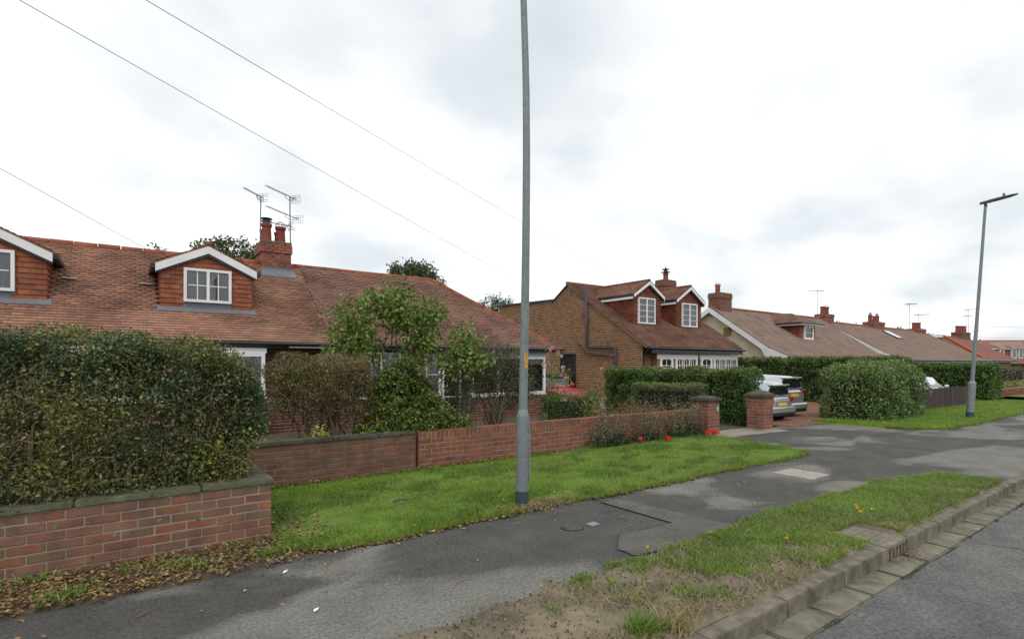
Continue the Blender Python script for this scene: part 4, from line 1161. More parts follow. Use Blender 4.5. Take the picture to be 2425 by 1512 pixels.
def tile_field(parent, m, y0, z0, k, x0f, x1f, ytop, gauge, tw, name='tile', nobj=0, cam=(0, 0, 1.7), holes=(), seed=0, xlim=None):
    """plain tiles on the plane z=z0+(Y-y0)k seen from -Y. x0f/x1f: limits as functions of Y. nobj nearest ones become objects"""
    rgn = random.Random(seed)
    nrm = Vector((0, -k, 1)).normalized(); vd = Vector((0, 1, k)).normalized(); ud = Vector((1, 0, 0))
    slope = (ytop - y0) * math.sqrt(1 + k * k)
    rows = int(slope / gauge)
    items = []
    for r in range(rows):
        s = r * gauge
        Y = y0 + s / math.sqrt(1 + k * k); Z = zroof(Y, y0, z0, k)
        xa, xb = x0f(Y), x1f(Y)
        x = math.floor(xa / tw) * tw - (tw / 2 if r % 2 else 0)
        while x < xb:
            a, b = max(x, xa), min(x + tw, xb)
            x += tw
            if b - a < .03: continue
            c = (a + b) / 2
            if any(h0 < c < h1 and g0 < Y < g1 for h0, h1, g0, g1 in holes): continue
            if xlim and not (xlim[0] < c < xlim[1]): continue
            items.append((a + .002, b - .002, Y, Z))
    if nobj:
        def key(i):
            a, b, Y, Z = i
            if b - a < tw * .9: return 1e9
            u = ((.8097 * (a + b) / 2 - .5868 * Y) / (.5868 * (a + b) / 2 + .8097 * Y))
            if abs(u) > .95: return 1e8
            return math.dist(((a + b) / 2, Y, Z), cam)
        items.sort(key=key)
        near, items = items[:nobj], items[nobj:]
        me = bpy.data.meshes.new('tile')
        lo, hi = tile_geo((0, 0, 0), ud, vd, nrm, tw - .004, gauge * 1.35, .012, .026)
        off = ud * (tw - .004) / 2
        vs_ = [tuple(p - off) for p in lo + hi]
        me.from_pydata(vs_, [], [(3, 2, 1, 0), (4, 5, 6, 7), (0, 1, 5, 4), (1, 2, 6, 5), (2, 3, 7, 6), (3, 0, 4, 7)])
        me.materials.append(m)
        for a, b, Y, Z in near:
            place('tile', me, parent, ((a + b) / 2, Y, Z), (rgn.uniform(-.012, .012), rgn.uniform(-.012, .012), rgn.uniform(-.01, .01)))
    V, Q = [], []
    for a, b, Y, Z in items:
        lo, hi = tile_geo((a, Y, Z + rgn.uniform(-.002, .003)), ud, vd, nrm, b - a, gauge * 1.3, .012, .026 + rgn.uniform(-.004, .006))
        i = len(V)
        V += [tuple(p) for p in lo + hi]
        Q += [(i + 4, i + 5, i + 6, i + 7), (i, i + 1, i + 5, i + 4), (i + 1, i + 2, i + 6, i + 5), (i + 3, i, i + 4, i + 7)]
    return stuff(link('roof_tiles', mesh_np('roof_tiles', V, Q), parent, m))

def hung_tiles(parent, m, axis, plane, out, poly_in, a0, a1, z0, z1, gauge, tw, obj=False, seed=0):
    rgn = random.Random(seed)
    V, Q, n = [], [], 0
    me = None
    if obj:
        me = bpy.data.meshes.new('tile')
        w = tw - .004
        pts = [(-w / 2, -.026, 0), (w / 2, -.026, 0), (w / 2, -.004, gauge * 1.2), (-w / 2, -.004, gauge * 1.2), (-w / 2, .0, 0), (w / 2, .0, 0), (w / 2, .002, gauge * 1.2), (-w / 2, .002, gauge * 1.2)]
        me.from_pydata(pts, [], [(0, 1, 2, 3), (7, 6, 5, 4), (4, 5, 1, 0), (5, 6, 2, 1), (6, 7, 3, 2), (7, 4, 0, 3)])
        me.materials.append(m)
    rows = int((z1 - z0) / gauge) + 1
    for r in range(rows):
        z = z0 + r * gauge
        a = a0 - (tw / 2 if r % 2 else 0)
        while a < a1:
            s, e_ = max(a, a0), min(a + tw, a1); a += tw
            if e_ - s < .03: continue
            c = (s + e_) / 2
            if not poly_in(c, z + gauge * .5): continue
            jit = rgn.uniform(-.003, .003)
            if obj:
                rz = 0 if axis == 'x' else (R(-90) if out < 0 else R(90))
                loc = (c, plane + jit, z) if axis == 'x' else (plane + jit, c, z)
                place('tile', me, parent, loc, (0, rgn.uniform(-.01, .01), rz), ((e_ - s - .004) / (tw - .004), 1, 1))
            else:
                i = len(V)
                for (aa, d, zz) in ((s + .003, .024, z), (e_ - .003, .024, z), (e_ - .003, .006, z + gauge), (s + .003, .006, z + gauge), (s + .003, 0, z), (e_ - .003, 0, z)):
                    w = plane + out * (d + jit)
                    V.append((aa, w, zz) if axis == 'x' else (w, aa, zz))
                Q += [(i, i + 1, i + 2, i + 3), (i + 4, i + 5, i + 1, i)]
    if not obj and V:
        return stuff(link('hung_tiles', mesh_np('hung_tiles', V, Q), parent, m))

def window(parent, x0, x1, z0, z1, yf, cols, bars=(0, 0), curtain=None, name='window', ft=.06, sash=None, dep=.07, glass_m=None):
    """casement window in a wall facing -Y at Y=yf. cols: number of lights"""
    mb = MB()
    mb.box(x0, x0 + ft, yf - .02, yf + dep, z0, z1).box(x1 - ft, x1, yf - .02, yf + dep, z0, z1)
    mb.box(x0 + ft, x1 - ft, yf - .02, yf + dep, z1 - ft, z1).box(x0 + ft, x1 - ft, yf - .03, yf + dep, z0, z0 + ft)
    w = (x1 - x0 - 2 * ft) / cols
    for i in range(1, cols):
        c = x0 + ft + i * w
        mb.box(c - .03, c + .03, yf - .017, yf + dep - .005, z0 + ft, z1 - ft)
    fr = mb.build(name, m_white, parent)
    g = MB()
    for i in range(cols):
        a, b = x0 + ft + i * w + .03, x0 + ft + (i + 1) * w - .03
        for q in range(1, bars[0] + 1):
            c = a + (b - a) * q / (bars[0] + 1); g.box(c - .011, c + .011, yf + .012, yf + .03, z0 + ft, z1 - ft)
        for q in range(1, bars[1] + 1):
            c = z0 + ft + (z1 - z0 - 2 * ft) * q / (bars[1] + 1); g.box(a, b, yf + .010, yf + .032, c - .011, c + .011)
    if g.v: g.build('glazing_bars', m_white, fr)
    for i in range(cols):
        a, b = x0 + ft + i * w, x0 + ft + (i + 1) * w
        MB().poly([(a, yf + .034, z0 + ft), (b, yf + .034, z0 + ft), (b, yf + .034, z1 - ft), (a, yf + .034, z1 - ft)]).build('pane', glass_m or m_glass, fr)
    MB().poly([(x0 + .01, yf + .056, z0), (x1 - .01, yf + .056, z0), (x1 - .01, yf + .056, z1), (x0 + .01, yf + .056, z1)]).build('room_interior', m_dark, fr)
    if curtain:
        V, Q = grid_sheet(x0 + .02, x1 - .02, 0, 0, 60, 2, lambda X, Y, T: z0 + .02 + (z1 - z0 - .04) * T, lambda xs: (yf + .047 + .004 * np.sin(xs * 70), yf + .047 + .004 * np.sin(xs * 70)))
        link('net_curtain' if curtain is m_net else 'curtain', mesh_np('curtain', V, Q), fr, curtain)
    return fr

def dormer(house, x0, x1, yf, zb, ze, za, y0, z0, k, yr, oh=.10, fas=.16, obj=False, gauge=.11, tw=.19, win=None, bars=(1, 1), cur=None, tiles=m_tile, seed=0, apron=True, gut=True, roofm=None, wallm=None):
    """gabled dormer: face at Y=yf between x0,x1, base zb, eaves ze, apex za on roof plane (y0,z0,k), main ridge at Y=yr"""
    wallm = wallm or m_hang
    xc = (x0 + x1) / 2
    yat = lambda z: min(y0 + (z - z0) / k, yr)
    body = MB()
    # cheeks and gable face as one solid
    face = [(x0, yf, zb - .3), (x1, yf, zb - .3), (x1, yf, ze), (xc, yf, za - .06), (x0, yf, ze)]
    body.poly(face)
    for xx, fl in ((x0, 0), (x1, 1)):
        p = [(xx, yf, zb - .3), (xx, yf, ze), (xx, yat(ze) + .3, ze), (xx, yat(ze) + .3, zb - .3)]
        body.poly(p if fl == 0 else p[::-1])
    d = body.build('dormer', m_hang, house)
    sl = (za - ze) / (xc - x0)
    hole = win
    def inface(c, z):
        if z > ze + (za - .08 - ze) * (1 - abs(c - xc) / (xc - x0)) - .05: return False
        if hole and hole[0] - .0 < c < hole[1] + .0 and hole[2] - .13 < z < hole[3] - .02: return False
        return True
    hung_tiles(d, wallm, 'x', yf, -1, inface, x0, x1, zb, za, gauge, tw, obj=obj, seed=seed)
    hung_tiles(d, wallm, 'y', x0, -1, lambda c, z: z < ze and z > zroof(c, y0, z0, k) - .02, yf, yat(ze), zb, ze, gauge, tw, obj=obj, seed=seed + 1)
    hung_tiles(d, wallm, 'y', x1, 1, lambda c, z: z < ze and z > zroof(c, y0, z0, k) - .02, yf, yat(ze), zb, ze, gauge, tw, obj=obj, seed=seed + 2)
    # roof slopes
    ov = .10
    yfr = yf - oh
    xe0, xe1 = x0 - ov, x1 + ov
    zo = ze - sl * ov
    rf = MB()
    for s, xe in ((0, xe0), (1, xe1)):
        ye = yat(zo + .06) + .05; yt = yat(za) + .05
        a = [(xe, yfr, zo + .06), (xc, yfr, za + .02), (xc, yt, za + .02), (xe, ye, zo + .06)]
        b = [(p[0], p[1], p[2] + .05) for p in a]
        if s == 0: a, b = a[::-1], b[::-1]
        rf.prism(a, (0, 0, .05))
    rfo = rf.build('dormer_roof', roofm or tiles, house)
    # tile courses on slopes
    V, Q = [], []
    rgn = random.Random(seed + 9)
    for s, xe in ((0, xe0), (1, xe1)):
        Ls = math.hypot(xc - xe, za - zo); nr = max(2, int(Ls / .1))
        for r in range(nr):
            f0, f1 = r / nr, (r + 1.25) / nr
            f1 = min(f1, 1.0)
            X0, X1 = xe + (xc - xe) * f0, xe + (xc - xe) * f1
            Z0, Z1 = zo + .112 + (za - zo - .04) * f0 + .018, zo + .112 + (za - zo - .04) * f1
            ya = yfr - .01 - (tw / 2 if r % 2 else 0)
            yend = yat(Z0) + .03
            while ya < yend:
                sA, eA = max(ya, yfr - .01) + .002, min(ya + .165, yend) - .002; ya += .165
                if eA - sA < .03: continue
                i = len(V); dz = rgn.uniform(-.003, .004)
                V += [(X0, sA, Z0 + dz), (X0, eA, Z0 + dz), (X1, eA, Z1 + dz), (X1, sA, Z1 + dz), (X0, sA, Z0 - .016), (X0, eA, Z0 - .016)]
                Q += [(i, i + 1, i + 2, i + 3) if s == 1 else (i + 3, i + 2, i + 1, i), (i + 4, i + 5, i + 1, i) if s == 1 else (i, i + 1, i + 5, i + 4), ]
    stuff(link('dormer_tiles', mesh_np('dormer_tiles', V, Q), rfo, tiles))
    MB().tube([(xc, yfr, za + .095), (xc, yat(za) + .03, za + .095)], .055, 8).build('ridge_tile', m_ridge if obj else tiles, rfo)
    # bargeboards
    f = MB()
    for s, xe in ((-1, xe0), (1, xe1)):
        f.prism([(xe, yfr - .012, zo + .06 - fas), (xe, yfr - .012, zo + .066), (xc, yfr - .012, za + .03), (xc, yfr - .012, za + .03 - fas)][::s], (0, .024, 0))
    f.build('bargeboard', m_white, rfo)
    # shadow gap soffit
    f = MB()
    for s, xe in ((-1, xe0), (1, xe1)):
        f.prism([(xe, yfr + .015, zo + .06 - fas - .035), (xe, yfr + .015, zo + .045 - .02), (xc, yfr + .015, za), (xc, yfr + .015, za - fas - .03)][::s], (0, oh - .03, 0))
    f.build('soffit', m_dgrey, rfo)
    if gut:
        for xe in (xe0 - .04, xe1 + .04):
            MB().box(xe - .05, xe + .05, yfr + .03, yat(zo) - .02, zo - .03, zo + .07).build('gutter', m_black, rfo)
            if not obj:
                MB().box(xe - .01 if xe > xc else xe - .03, xe + .03 if xe > xc else xe + .01, yfr + .05, yat(zo - .05), zo - .14, zo - .035).build('fascia', m_white, rfo)
    if apron:
        ya = yf - .1
        ap = MB()
        p = [(x0 - .08, ya - .06, zroof(ya - .06, y0, z0, k) + .045), (x1 + .1, ya - .06, zroof(ya - .06, y0, z0, k) + .045), (x1 + .06, yf + .02, zb + .04), (x0 - .04, yf + .02, zb + .04)]
        ap.prism(p, (0, 0, .012))
        if win:
            ap.box(win[0], win[1], yf - .012, yf + .02, zb, win[2])
        ap.build('lead_apron', m_lead, d)
    if win:
        window(house, *win, yf - .062, 2, bars, cur)
    return d

def chimney(house, cx, cy, w, dpt, zb, zt, m=m_brick_red, pots=((0, 0, .5, .11),), band=2, bl=.215, cowl=None, base=m_lead):
    x0, x1, y0, y1 = cx - w / 2, cx + w / 2, cy - dpt / 2, cy + dpt / 2
    c = MB().box(x0 + .01, x1 - .01, y0 + .01, y1 - .01, zb, zt - .01).build('chimney', m_mortar_dark, house)
    V, Q = [], []
    bh = .075
    n = int((zt - zb) / bh)
    for r in range(n):
        z = zt - (r + 1) * bh
        o = .03 if r in range(1, 1 + band) else 0
        if r == 0: o = .015
        for (ax, a0, a1) in (('f', x0, x1), ('b', x0, x1), ('l', y0, y1), ('r', y0, y1)):
            s = a0 - o - (bl / 2 if (r % 2) else 0)
            while s < a1 + o:
                p, q = max(s, a0 - o) + .004, min(s + bl, a1 + o) - .004; s += bl
                if q - p < .03: continue
                if ax == 'f': addbox(V, Q, p, q, y0 - o, y0 - o + .1, z + .004, z + bh - .004)
                elif ax == 'b': addbox(V, Q, p, q, y1 + o - .1, y1 + o, z + .004, z + bh - .004)
                elif ax == 'l': addbox(V, Q, x0 - o, x0 - o + .1, p, q, z + .004, z + bh - .004)
                else: addbox(V, Q, x1 + o - .1, x1 + o, p, q, z + .004, z + bh - .004)
    stuff(link('chimney_bricks', mesh_np('chimney_bricks', V, Q), c, m))
    MB().box(x0 - .02, x1 + .02, y0 - .02, y1 + .02, zt + .002, zt + .03).build('flaunching', m_mortar_dark, c)
    for (dx, dy, h, r) in pots:
        MB().lathe((cx + dx, cy + dy, zt + .02), [(0, r), (.04, r * 1.02), (h * .8, r * .9), (h * .85, r * 1.1), (h, r * 1.1), (h + .005, r * .8), (h - .1, r * .75)], 14).build('chimney_pot', plain('clay pot', (.24, .065, .04), .8, var=.25), c, smooth='auto')
    return c

# ------------------------------------------------------------------ house 1: near bungalow pair
y0_, z0_, k_ = 13.5, 2.2, .744
HA = thing('bungalow', (4, 15.5, 0), 'near red-tiled bungalow with two tile-hung dormers and a hipped roof end', 'house')
yr, zr = 16.7, 2.2 + 3.2 * .744
XL = -9.
w1 = MB().box(XL, 11.25, 13.92, 19.3, -.05, 2.25).build('wall', m_mortar, HA)
open1 = []
jbricks('bricks', [(2.7, 8.1, 0, 2.2)], 'x', 13.92, -1, .008, w1, m_brick_red, skip=open1, seed=1)
jbricks('bricks', [(13.92, 19.3, 0, 2.2)], 'y', 11.25, 1, .008, w1, m_brick_red, seed=2)
# roof solids (underlay)
hipX, cornX = 8.6, 11.67
rf = MB()
rf.poly([(XL, 13.5, 2.2), (cornX, 13.5, 2.2), (hipX, yr, zr), (XL, yr, zr)])
rf.poly([(cornX, 13.5, 2.2), (cornX, 19.9, 2.2), (hipX, yr, zr)])
rf.poly([(cornX, 19.9, 2.2), (XL, 19.9, 2.2), (XL, yr, zr), (hipX, yr, zr)])
rf.poly([(XL, 13.5, 2.195), (XL, 19.9, 2.195), (cornX, 19.9, 2.195), (cornX, 13.5, 2.195)])
roof1 = rf.build('roof', m_dark, HA)
# two halves of the pair: left half redder and brighter tiles, hip half browner
hx = lambda Y: cornX - (Y - 13.5) / 3.2 * (cornX - hipX)
m_tile_r = mat('clay roof tile right half', [(0.252, 0.138, 0.101), (0.212, 0.119, 0.092), (0.272, 0.148, 0.105), (0.186, 0.109, 0.089), (0.245, 0.132, 0.101), (0.199, 0.109, 0.086)], isl=True, rough=.9, var=.36, varscale=1.1, bump=.2, spec=.2)
tile_field(roof1, m_tile, y0_, z0_, k_, lambda Y: -6., lambda Y: 4.2, yr, .1, .19, nobj=290, holes=[(.66, 2.52, 14.6, 16.2), (-3.2, -1.35, 14.6, 16.2)], seed=1)
tile_field(roof1, m_tile_r, y0_, z0_, k_, lambda Y: 4.2, hx, yr, .1, .19, nobj=0, seed=2)
# ridge and hip tiles
rm = bpy.data.meshes.new('ridge_tile')
mbr = MB(); mbr.tube([(-.222, 0, 0), (.222, 0, 0)], .115, 10); rm.from_pydata(mbr.v, [], mbr.f); rm.materials.append(m_ridge)
rm.polygons.foreach_set('use_smooth', [True] * len(rm.polygons))
x = hipX - .2
while x > -6:
    place('ridge_tile', rm, roof1, (x, yr, zr - .02 + random.uniform(-.004, .004)), (0, random.uniform(-.01, .01), random.uniform(-.01, .01)), (1, 1, .95)); x -= .46
A = Vector((hipX, yr, zr)); B = Vector((cornX, 13.5, 2.2)); d = (B - A); L_ = d.length; d.normalize()
q = d.to_track_quat('X', 'Z').to_euler()
n = int(L_ / .42)
for i in range(n):
    place('hip_tile', rm, roof1, A + d * (.25 + i * .42) + Vector((0, 0, .0)), q, (.93, .85, .85))
MB().tube([(4.2, yr - .10, zr - .055), (hipX, yr - .10, zr - .055), tuple(Vector((cornX, 13.5, 2.2)) + Vector((-.12, -.0, .02)))], .025, 6).build('ridge_mortar', m_mortar_pale, roof1)
MB().tube([(XL, yr - .11, zr - .075), (3.0, yr - .11, zr - .075)], .025, 6).build('ridge_mortar', m_mortar, roof1)
# eaves
MB().box(XL, cornX + .02, 13.43, 13.52, 2.06, 2.2).box(cornX - .06, cornX + .04, 13.53, 19.9, 2.06, 2.19).build('fascia', m_black, HA)
MB().tube([(XL, 13.38, 2.165), (cornX + .1, 13.38, 2.155)], .055, 8).tube([(cornX + .09, 13.40, 2.16), (cornX + .09, 19.9, 2.16)], .055, 8).build('gutter', m_black, HA)
MB().box(XL, cornX - .07, 13.525, 13.93, 2.07, 2.09).build('soffit', plain('grey soffit', (.30, .33, .32), .6), HA)
MB().box(3.15, 4.0, 13.40, 13.425, 2.075, 2.14).build('white_fascia_piece', m_white, HA)
# bays
def bay(house, x0, x1, yf, zs, zt, cols, brickm, curt=None, bars=(0, 0), side=True):
    b = MB().box(x0 + .03, x1 - .03, yf + .03, 13.93, 0, zs - .02).box(x0 + .03, x1 - .03, yf + .03, 13.93, zs, zt).build('bay_wall', m_mortar, house)
    jbricks('bricks', [(x0, x1, 0, zs - .04)], 'x', yf + .03, -1, .008, b, brickm, seed=int(x0 * 10))
    jbricks('bricks', [(yf + .02, 13.93, 0, zs - .04)], 'y', x1 - .03, 1, .008, b, brickm, seed=int(x0 * 10) + 1)
    MB().box(x0 - .04, x1 + .04, yf - .05, yf + .12, zs - .035, zs).build('sill', m_white, house)
    w = window(house, x0, x1, zs, zt, yf - .03, cols, bars, curt, ft=.08)
    return b
bay(HA, -.9, 2.62, 13.46, .92, 1.94, 5, m_brick_red, m_net)
MB().box(-.95, 2.66, 13.44, 13.9, 1.942, 2.06).build('bay_head', m_white, HA)
bay(HA, 8.35, 11.2, 13.62, .72, 1.92, 3, m_brick_red, None)
MB().box(8.3, 11.24, 13.60, 13.9, 1.922, 2.06).build('bay_head', plain('grey bay head', (.42, .45, .44), .6), HA)
window(HA, 5.05, 6.2, .75, 2.0, 13.84, 2, (1, 1), m_net)
window(HA, 6.95, 7.45, .75, 2.0, 13.84, 1, (0, 1), m_net)
window(HA, 7.5, 8.15, .02, 2.05, 13.84, 1, (0, 2), None, name='door')
MB().tube([(8.22, 13.52, 2.1), (8.22, 13.54, 0)], .036, 8).build('downpipe', plain('pale grey pipe', (.42, .44, .45), .5), HA, smooth=True)
# dormers
dormer(HA, .63, 2.53, 14.54, 2.99, 3.95, 4.44, y0_, z0_, k_, yr, obj=True, win=(1.08, 2.07, 3.14, 3.93), bars=(1, 1), cur=m_net, seed=11, fas=.17)
dormer(HA, -3.2, -1.33, 14.54, 2.99, 3.95, 4.44, y0_, z0_, k_, yr, obj=True, win=(-2.8, -1.81, 3.14, 3.96), bars=(1, 1), cur=m_net, seed=12, fas=.17)
for xx in (.36, -1.02):
    MB().box(xx - .12, xx + .12, 15.2, 15.55, zroof(15.3, y0_, z0_, k_) + .03, zroof(15.3, y0_, z0_, k_) + .05).build('roof_flashing', plain('bright flashing', (.55, .57, .58), .5), roof1)
# ornament silhouette in the dormer window
o = thing('window_ornament', (1.76, 14.515, 3.2), 'dark tall ornament standing inside the near dormer window', 'ornament')
ob = MB().lathe((0, 0, 3.2), [(0, .035), (.02, .04), (.05, .02), (.3, .018), (.36, .04), (.42, .055), (.48, .05), (.54, .025), (.57, .01)], 10)
ob.v = [(1.76 + x, 14.517 + y * .05, z) for x, y, z in ob.v]
ob.build('body', plain('ornament dark', (.02, .022, .02), .6), o, smooth=True)
# chimney with pots
C1 = chimney(HA, 3.50, 16.78, .78, .9, 4.1, 5.17, pots=((-.21, -.12, .55, .135), (.17, -.12, .50, .135), (-.2, .25, .45, .12), (.2, .25, .42, .12)), band=3)
MB().prism([(3.05, 16.05, zroof(16.05, y0_, z0_, k_) + .05), (3.98, 16.05, zroof(16.05, y0_, z0_, k_) + .05), (3.95, 16.34, zroof(16.34, y0_, z0_, k_) + .06), (3.08, 16.34, zroof(16.34, y0_, z0_, k_) + .06)], (0, 0, .02)).box(3.07, 3.95, 16.30, 16.325, 4.25, 4.42).build('chimney_apron', m_lead, C1)
zz = 5.19
MB().lathe((3.29, 16.66, zz + .55), [(0, .10), (.05, .10), (.06, .15), (.075, .15), (.08, .06), (.13, .06), (.135, .16), (.155, .16), (.16, .02)], 14).build('cowl', m_dgrey, C1)
# wire bird guard balls
def wireball(c, r, parent):
    mb = MB()
    for a in range(6):
        t_ = math.pi * a / 6
        mb.tube([(c[0] + r * math.cos(t_) * math.cos(p), c[1] + r * math.sin(t_) * math.cos(p), c[2] + r * math.sin(p)) for p in np.linspace(-.4, math.pi + .4, 12)], .006, 4, cap=False)
    for p in (.15, .65):
        mb.tube([(c[0] + r * math.cos(p) * math.cos(a), c[1] + r * math.cos(p) * math.sin(a), c[2] + r * math.sin(p)) for a in np.linspace(0, 2 * math.pi, 16)], .006, 4, cap=False)
    mb.build('bird_guard', plain('guard wire', (.6, .62, .65), .4, metal=.5), parent)
wireball((3.67, 16.66, zz + .52), .15, C1)
# aerial cable down the roof
cab = thing('aerial_cable', (3.95, 16.3, 4.3), 'thin cable running down the tiles from the near chimney', 'cable')
MB().tube([(3.95, 16.32, zroof(16.32, y0_, z0_, k_) + .05), (4.25, 15.45, zroof(15.45, y0_, z0_, k_) + .05), (4.53, 14.6, zroof(14.6, y0_, z0_, k_) + .05), (4.75, 13.9, zroof(13.9, y0_, z0_, k_) + .05)], .013, 5).build('cable', plain('cable grey', (.22, .20, .17), .7), cab)
# aerials
def aerial(label, base, mast_h, booms, lean=(0, 0)):
    t = thing('tv_aerial', base, label, 'aerial', 'television aerials on the near chimney')
    top = Vector(base) + Vector((lean[0], lean[1], mast_h))
    MB().tube([base, top], .017, 6).build('mast', m_steel, t)
    for (h, L_, back, az, el) in booms:
        o = Vector(base).lerp(top, h / mast_h)
        d = Vector((math.cos(el) * math.cos(az), math.cos(el) * math.sin(az), math.sin(el)))
        s = Vector((-d.y, d.x, 0)).normalized()
        up = d.cross(s)
        a, b = o - d * back, o + d * L_
        bm_ = MB().tube([a, b], .012, 5)
        f = MB()
        n = int(L_ / .075)
        for i in range(n):
            p = o + d * (.12 + i * .075)
            f.tube([p - s * .06, p + s * .06], .003, 4, cap=False)
            f.tube([p - up * .02 - s * .03, p + up * .02 + s * .03], .003, 4, cap=False)
        e1 = bm_.build('boom', m_steel, t)
        f.build('elements', m_steel, e1)
        g = MB()
        r0 = o - d * (back - .03)
        for q in (-1, 1):
            c0 = r0 + up * (.055 * q)
            g.tube([c0 - s * .16, c0 + s * .16, c0 + s * .16 + up * .06 * q, c0 - s * .16 + up * .06 * q, c0 - s * .16], .005, 4, cap=False)
        for i in range(5):
            c0 = r0 + s * (.16 - .08 * i)
            g.tube([c0 - up * .115, c0 + up * .115], .004, 4, cap=False)
        g.tube([r0 + d * .10 - s * .09 + up * .03, r0 + d * .10 + s * .09 + up * .03, r0 + d * .10 + s * .09 - up * .03, r0 + d * .10 - s * .09 - up * .03, r0 + d * .10 - s * .09 + up * .03], .008, 4, cap=False)
        g.build('reflector', m_steel, t)
        MB().tube([o + d * .22 - up * .02, o + d * .2 - Vector((0, 0, .08)), o - Vector((0, 0, .11)), o - d * .12 - Vector((0, 0, .09)), o - d * .14 - up * .01], .008, 5).build('bracket', m_steel, t)
AZ = math.radians(220)
aerial('single television aerial on the left side of near chimney', (3.08, 16.45, 5.1), 1.33, [(1.33, .80, .12, math.radians(228), .0)], (.02, 0))
aerial('mast with stacked television aerials on the right of near chimney', (3.9, 16.45, 5.0), 1.6, [(1.58, .98, .3, AZ, .0), (1.02, .98, .42, AZ, .0), (.72, .75, .05, math.radians(190), .0)], (-.02, 0))
# satellite dish on the facade
t = thing('satellite_dish', (4.17, 13.6, 1.7), 'grey satellite dish on the near house wall above the brown hedge', 'satellite dish')
mb = MB(); n = 24; rings = 6
c0 = Vector((4.17, 13.62, 1.71)); ax = Vector((.1, -.93, .28)).normalized(); s = ax.orthogonal().normalized(); u = ax.cross(s)
idx = []
for r in range(rings + 1):
    rad = .36 * r / rings
    for j in range(n):
        a = 2 * math.pi * j / n
        mb.v.append(tuple(c0 + (s * math.cos(a) + u * math.sin(a)) * rad + ax * (.12 * (r / rings) ** 2)))
for r in range(rings):
    for j in range(n):
        j2 = (j + 1) % n
        mb.f.append((r * n + j, r * n + j2, (r + 1) * n + j2, (r + 1) * n + j))
mb.build('dish', plain('dish grey', (.26, .27, .26), .6), t, smooth=True)
MB().tube([c0 - u * .3 + ax * .1, c0 + ax * .38 - u * .05], .012, 6).tube([c0, c0 - ax * .1, (4.17, 13.9, 1.65)], .02, 6).build('arm', m_dgrey, t)
MB().tube([c0 + ax * .33 - u * .05, c0 + ax * .43 - u * .05], .03, 8).build('receiver', m_dgrey, t)

# ------------------------------------------------------------------ house 2: buff brick gable with two dormers
HB = thing('bungalow', (21, 17, 0), 'buff brick gabled house with two steep dormers and white bay windows', 'house')
b0, bz, bk = 14.5, 2.36, .65
yr2 = 19.45; zr2 = bz + (yr2 - b0) * bk
X2, XR2 = 17.5, 24.55
wall2 = MB()
prof = [(15.0, -.5), (15.0, 2.6), (yr2, zr2 - .06), (20.64, 4.85), (25.5, 4.98), (25.5, -.5)]
wall2.prism([(X2 + .03, y, z) for y, z in prof], (XR2 - X2 - .33, 0, 0))
w2 = wall2.build('wall', mat('tan mortar', [(.26, .19, .12), (.31, .23, .15)], noise=6, rough=.95, var=.15), HB)
def clip2(c, z):
    top = bz + (c - b0) * bk - .02 if c < yr2 else (zr2 - (c - yr2) * .65 - .04 if c < 20.64 else 4.85 + (c - 20.64) * .027)
    return z < top
jbricks('bricks', [(14.85, 25.4, -.45, 5.6)], 'y', X2 + .03, -1, .008, w2, m_brick_buff, skip=[(18.95, 20.02, -.5, 2.15)], clip=clip2, seed=7)
jbricks('bricks', [(X2 + .03, 18.3, 0, 2.3)], 'x', 15.0, -1, .008, w2, m_brick_buff, seed=8)
rf = MB()
rf.prism([(X2 - .06, b0, bz), (XR2, b0, bz), (XR2, yr2, zr2), (X2 - .06, yr2, zr2)], (0, 0, .03))
rf.prism([(X2 - .06, yr2, zr2), (XR2, yr2, zr2), (XR2, 20.7, zr2 - .8), (X2 - .06, 20.7, zr2 - .8)], (0, 0, .03))
roof2 = rf.build('roof', m_tile2, HB)
tile_field(roof2, m_tile2, b0, bz + .03, bk, lambda Y: X2 - .08, lambda Y: XR2, yr2, .1, .165, nobj=0, seed=3, holes=[(18.4, 20.2, 16.2, 18.0), (21.4, 23.3, 16.2, 18.0)])
MB().tube([(X2 - .1, yr2, zr2 + .03), (XR2, yr2, zr2 + .03)], .09, 8).build('ridge_tile', m_ridge, roof2)
MB().prism([(X2 - .075, b0 + .05, bz - .04), (X2 - .075, b0 + .05, bz + .03), (X2 - .075, yr2, zr2 + .03), (X2 - .075, yr2, zr2 - .04)], (.04, 0, 0)).build('verge_mortar', m_mortar_dark, roof2)
MB().prism([(X2 - .06, 20.6, 4.87), (X2 - .06, 25.6, 5.0), (X2 - .06, 25.6, 5.08), (X2 - .06, 20.6, 4.95)], (.45, 0, 0)).build('parapet_coping', m_dgrey, HB)
MB().box(X2 + .2, XR2, 14.52, 14.56, bz - .2, bz + .0).box(X2 + .2, XR2 + .1, 14.46, 14.98, bz - .24, bz - .205).build('fascia', m_black, HB)
MB().tube([(X2 - .05, 14.45, bz - .02), (XR2 + .05, 14.45, bz - .03)], .055, 8).build('gutter', m_black, HB)
MB().tube([(X2 + .12, 14.6, bz - .1), (X2 + .12, 14.88, bz - .3), (X2 + .12, 14.9, 0)], .038, 8).build('downpipe', m_black, HB)
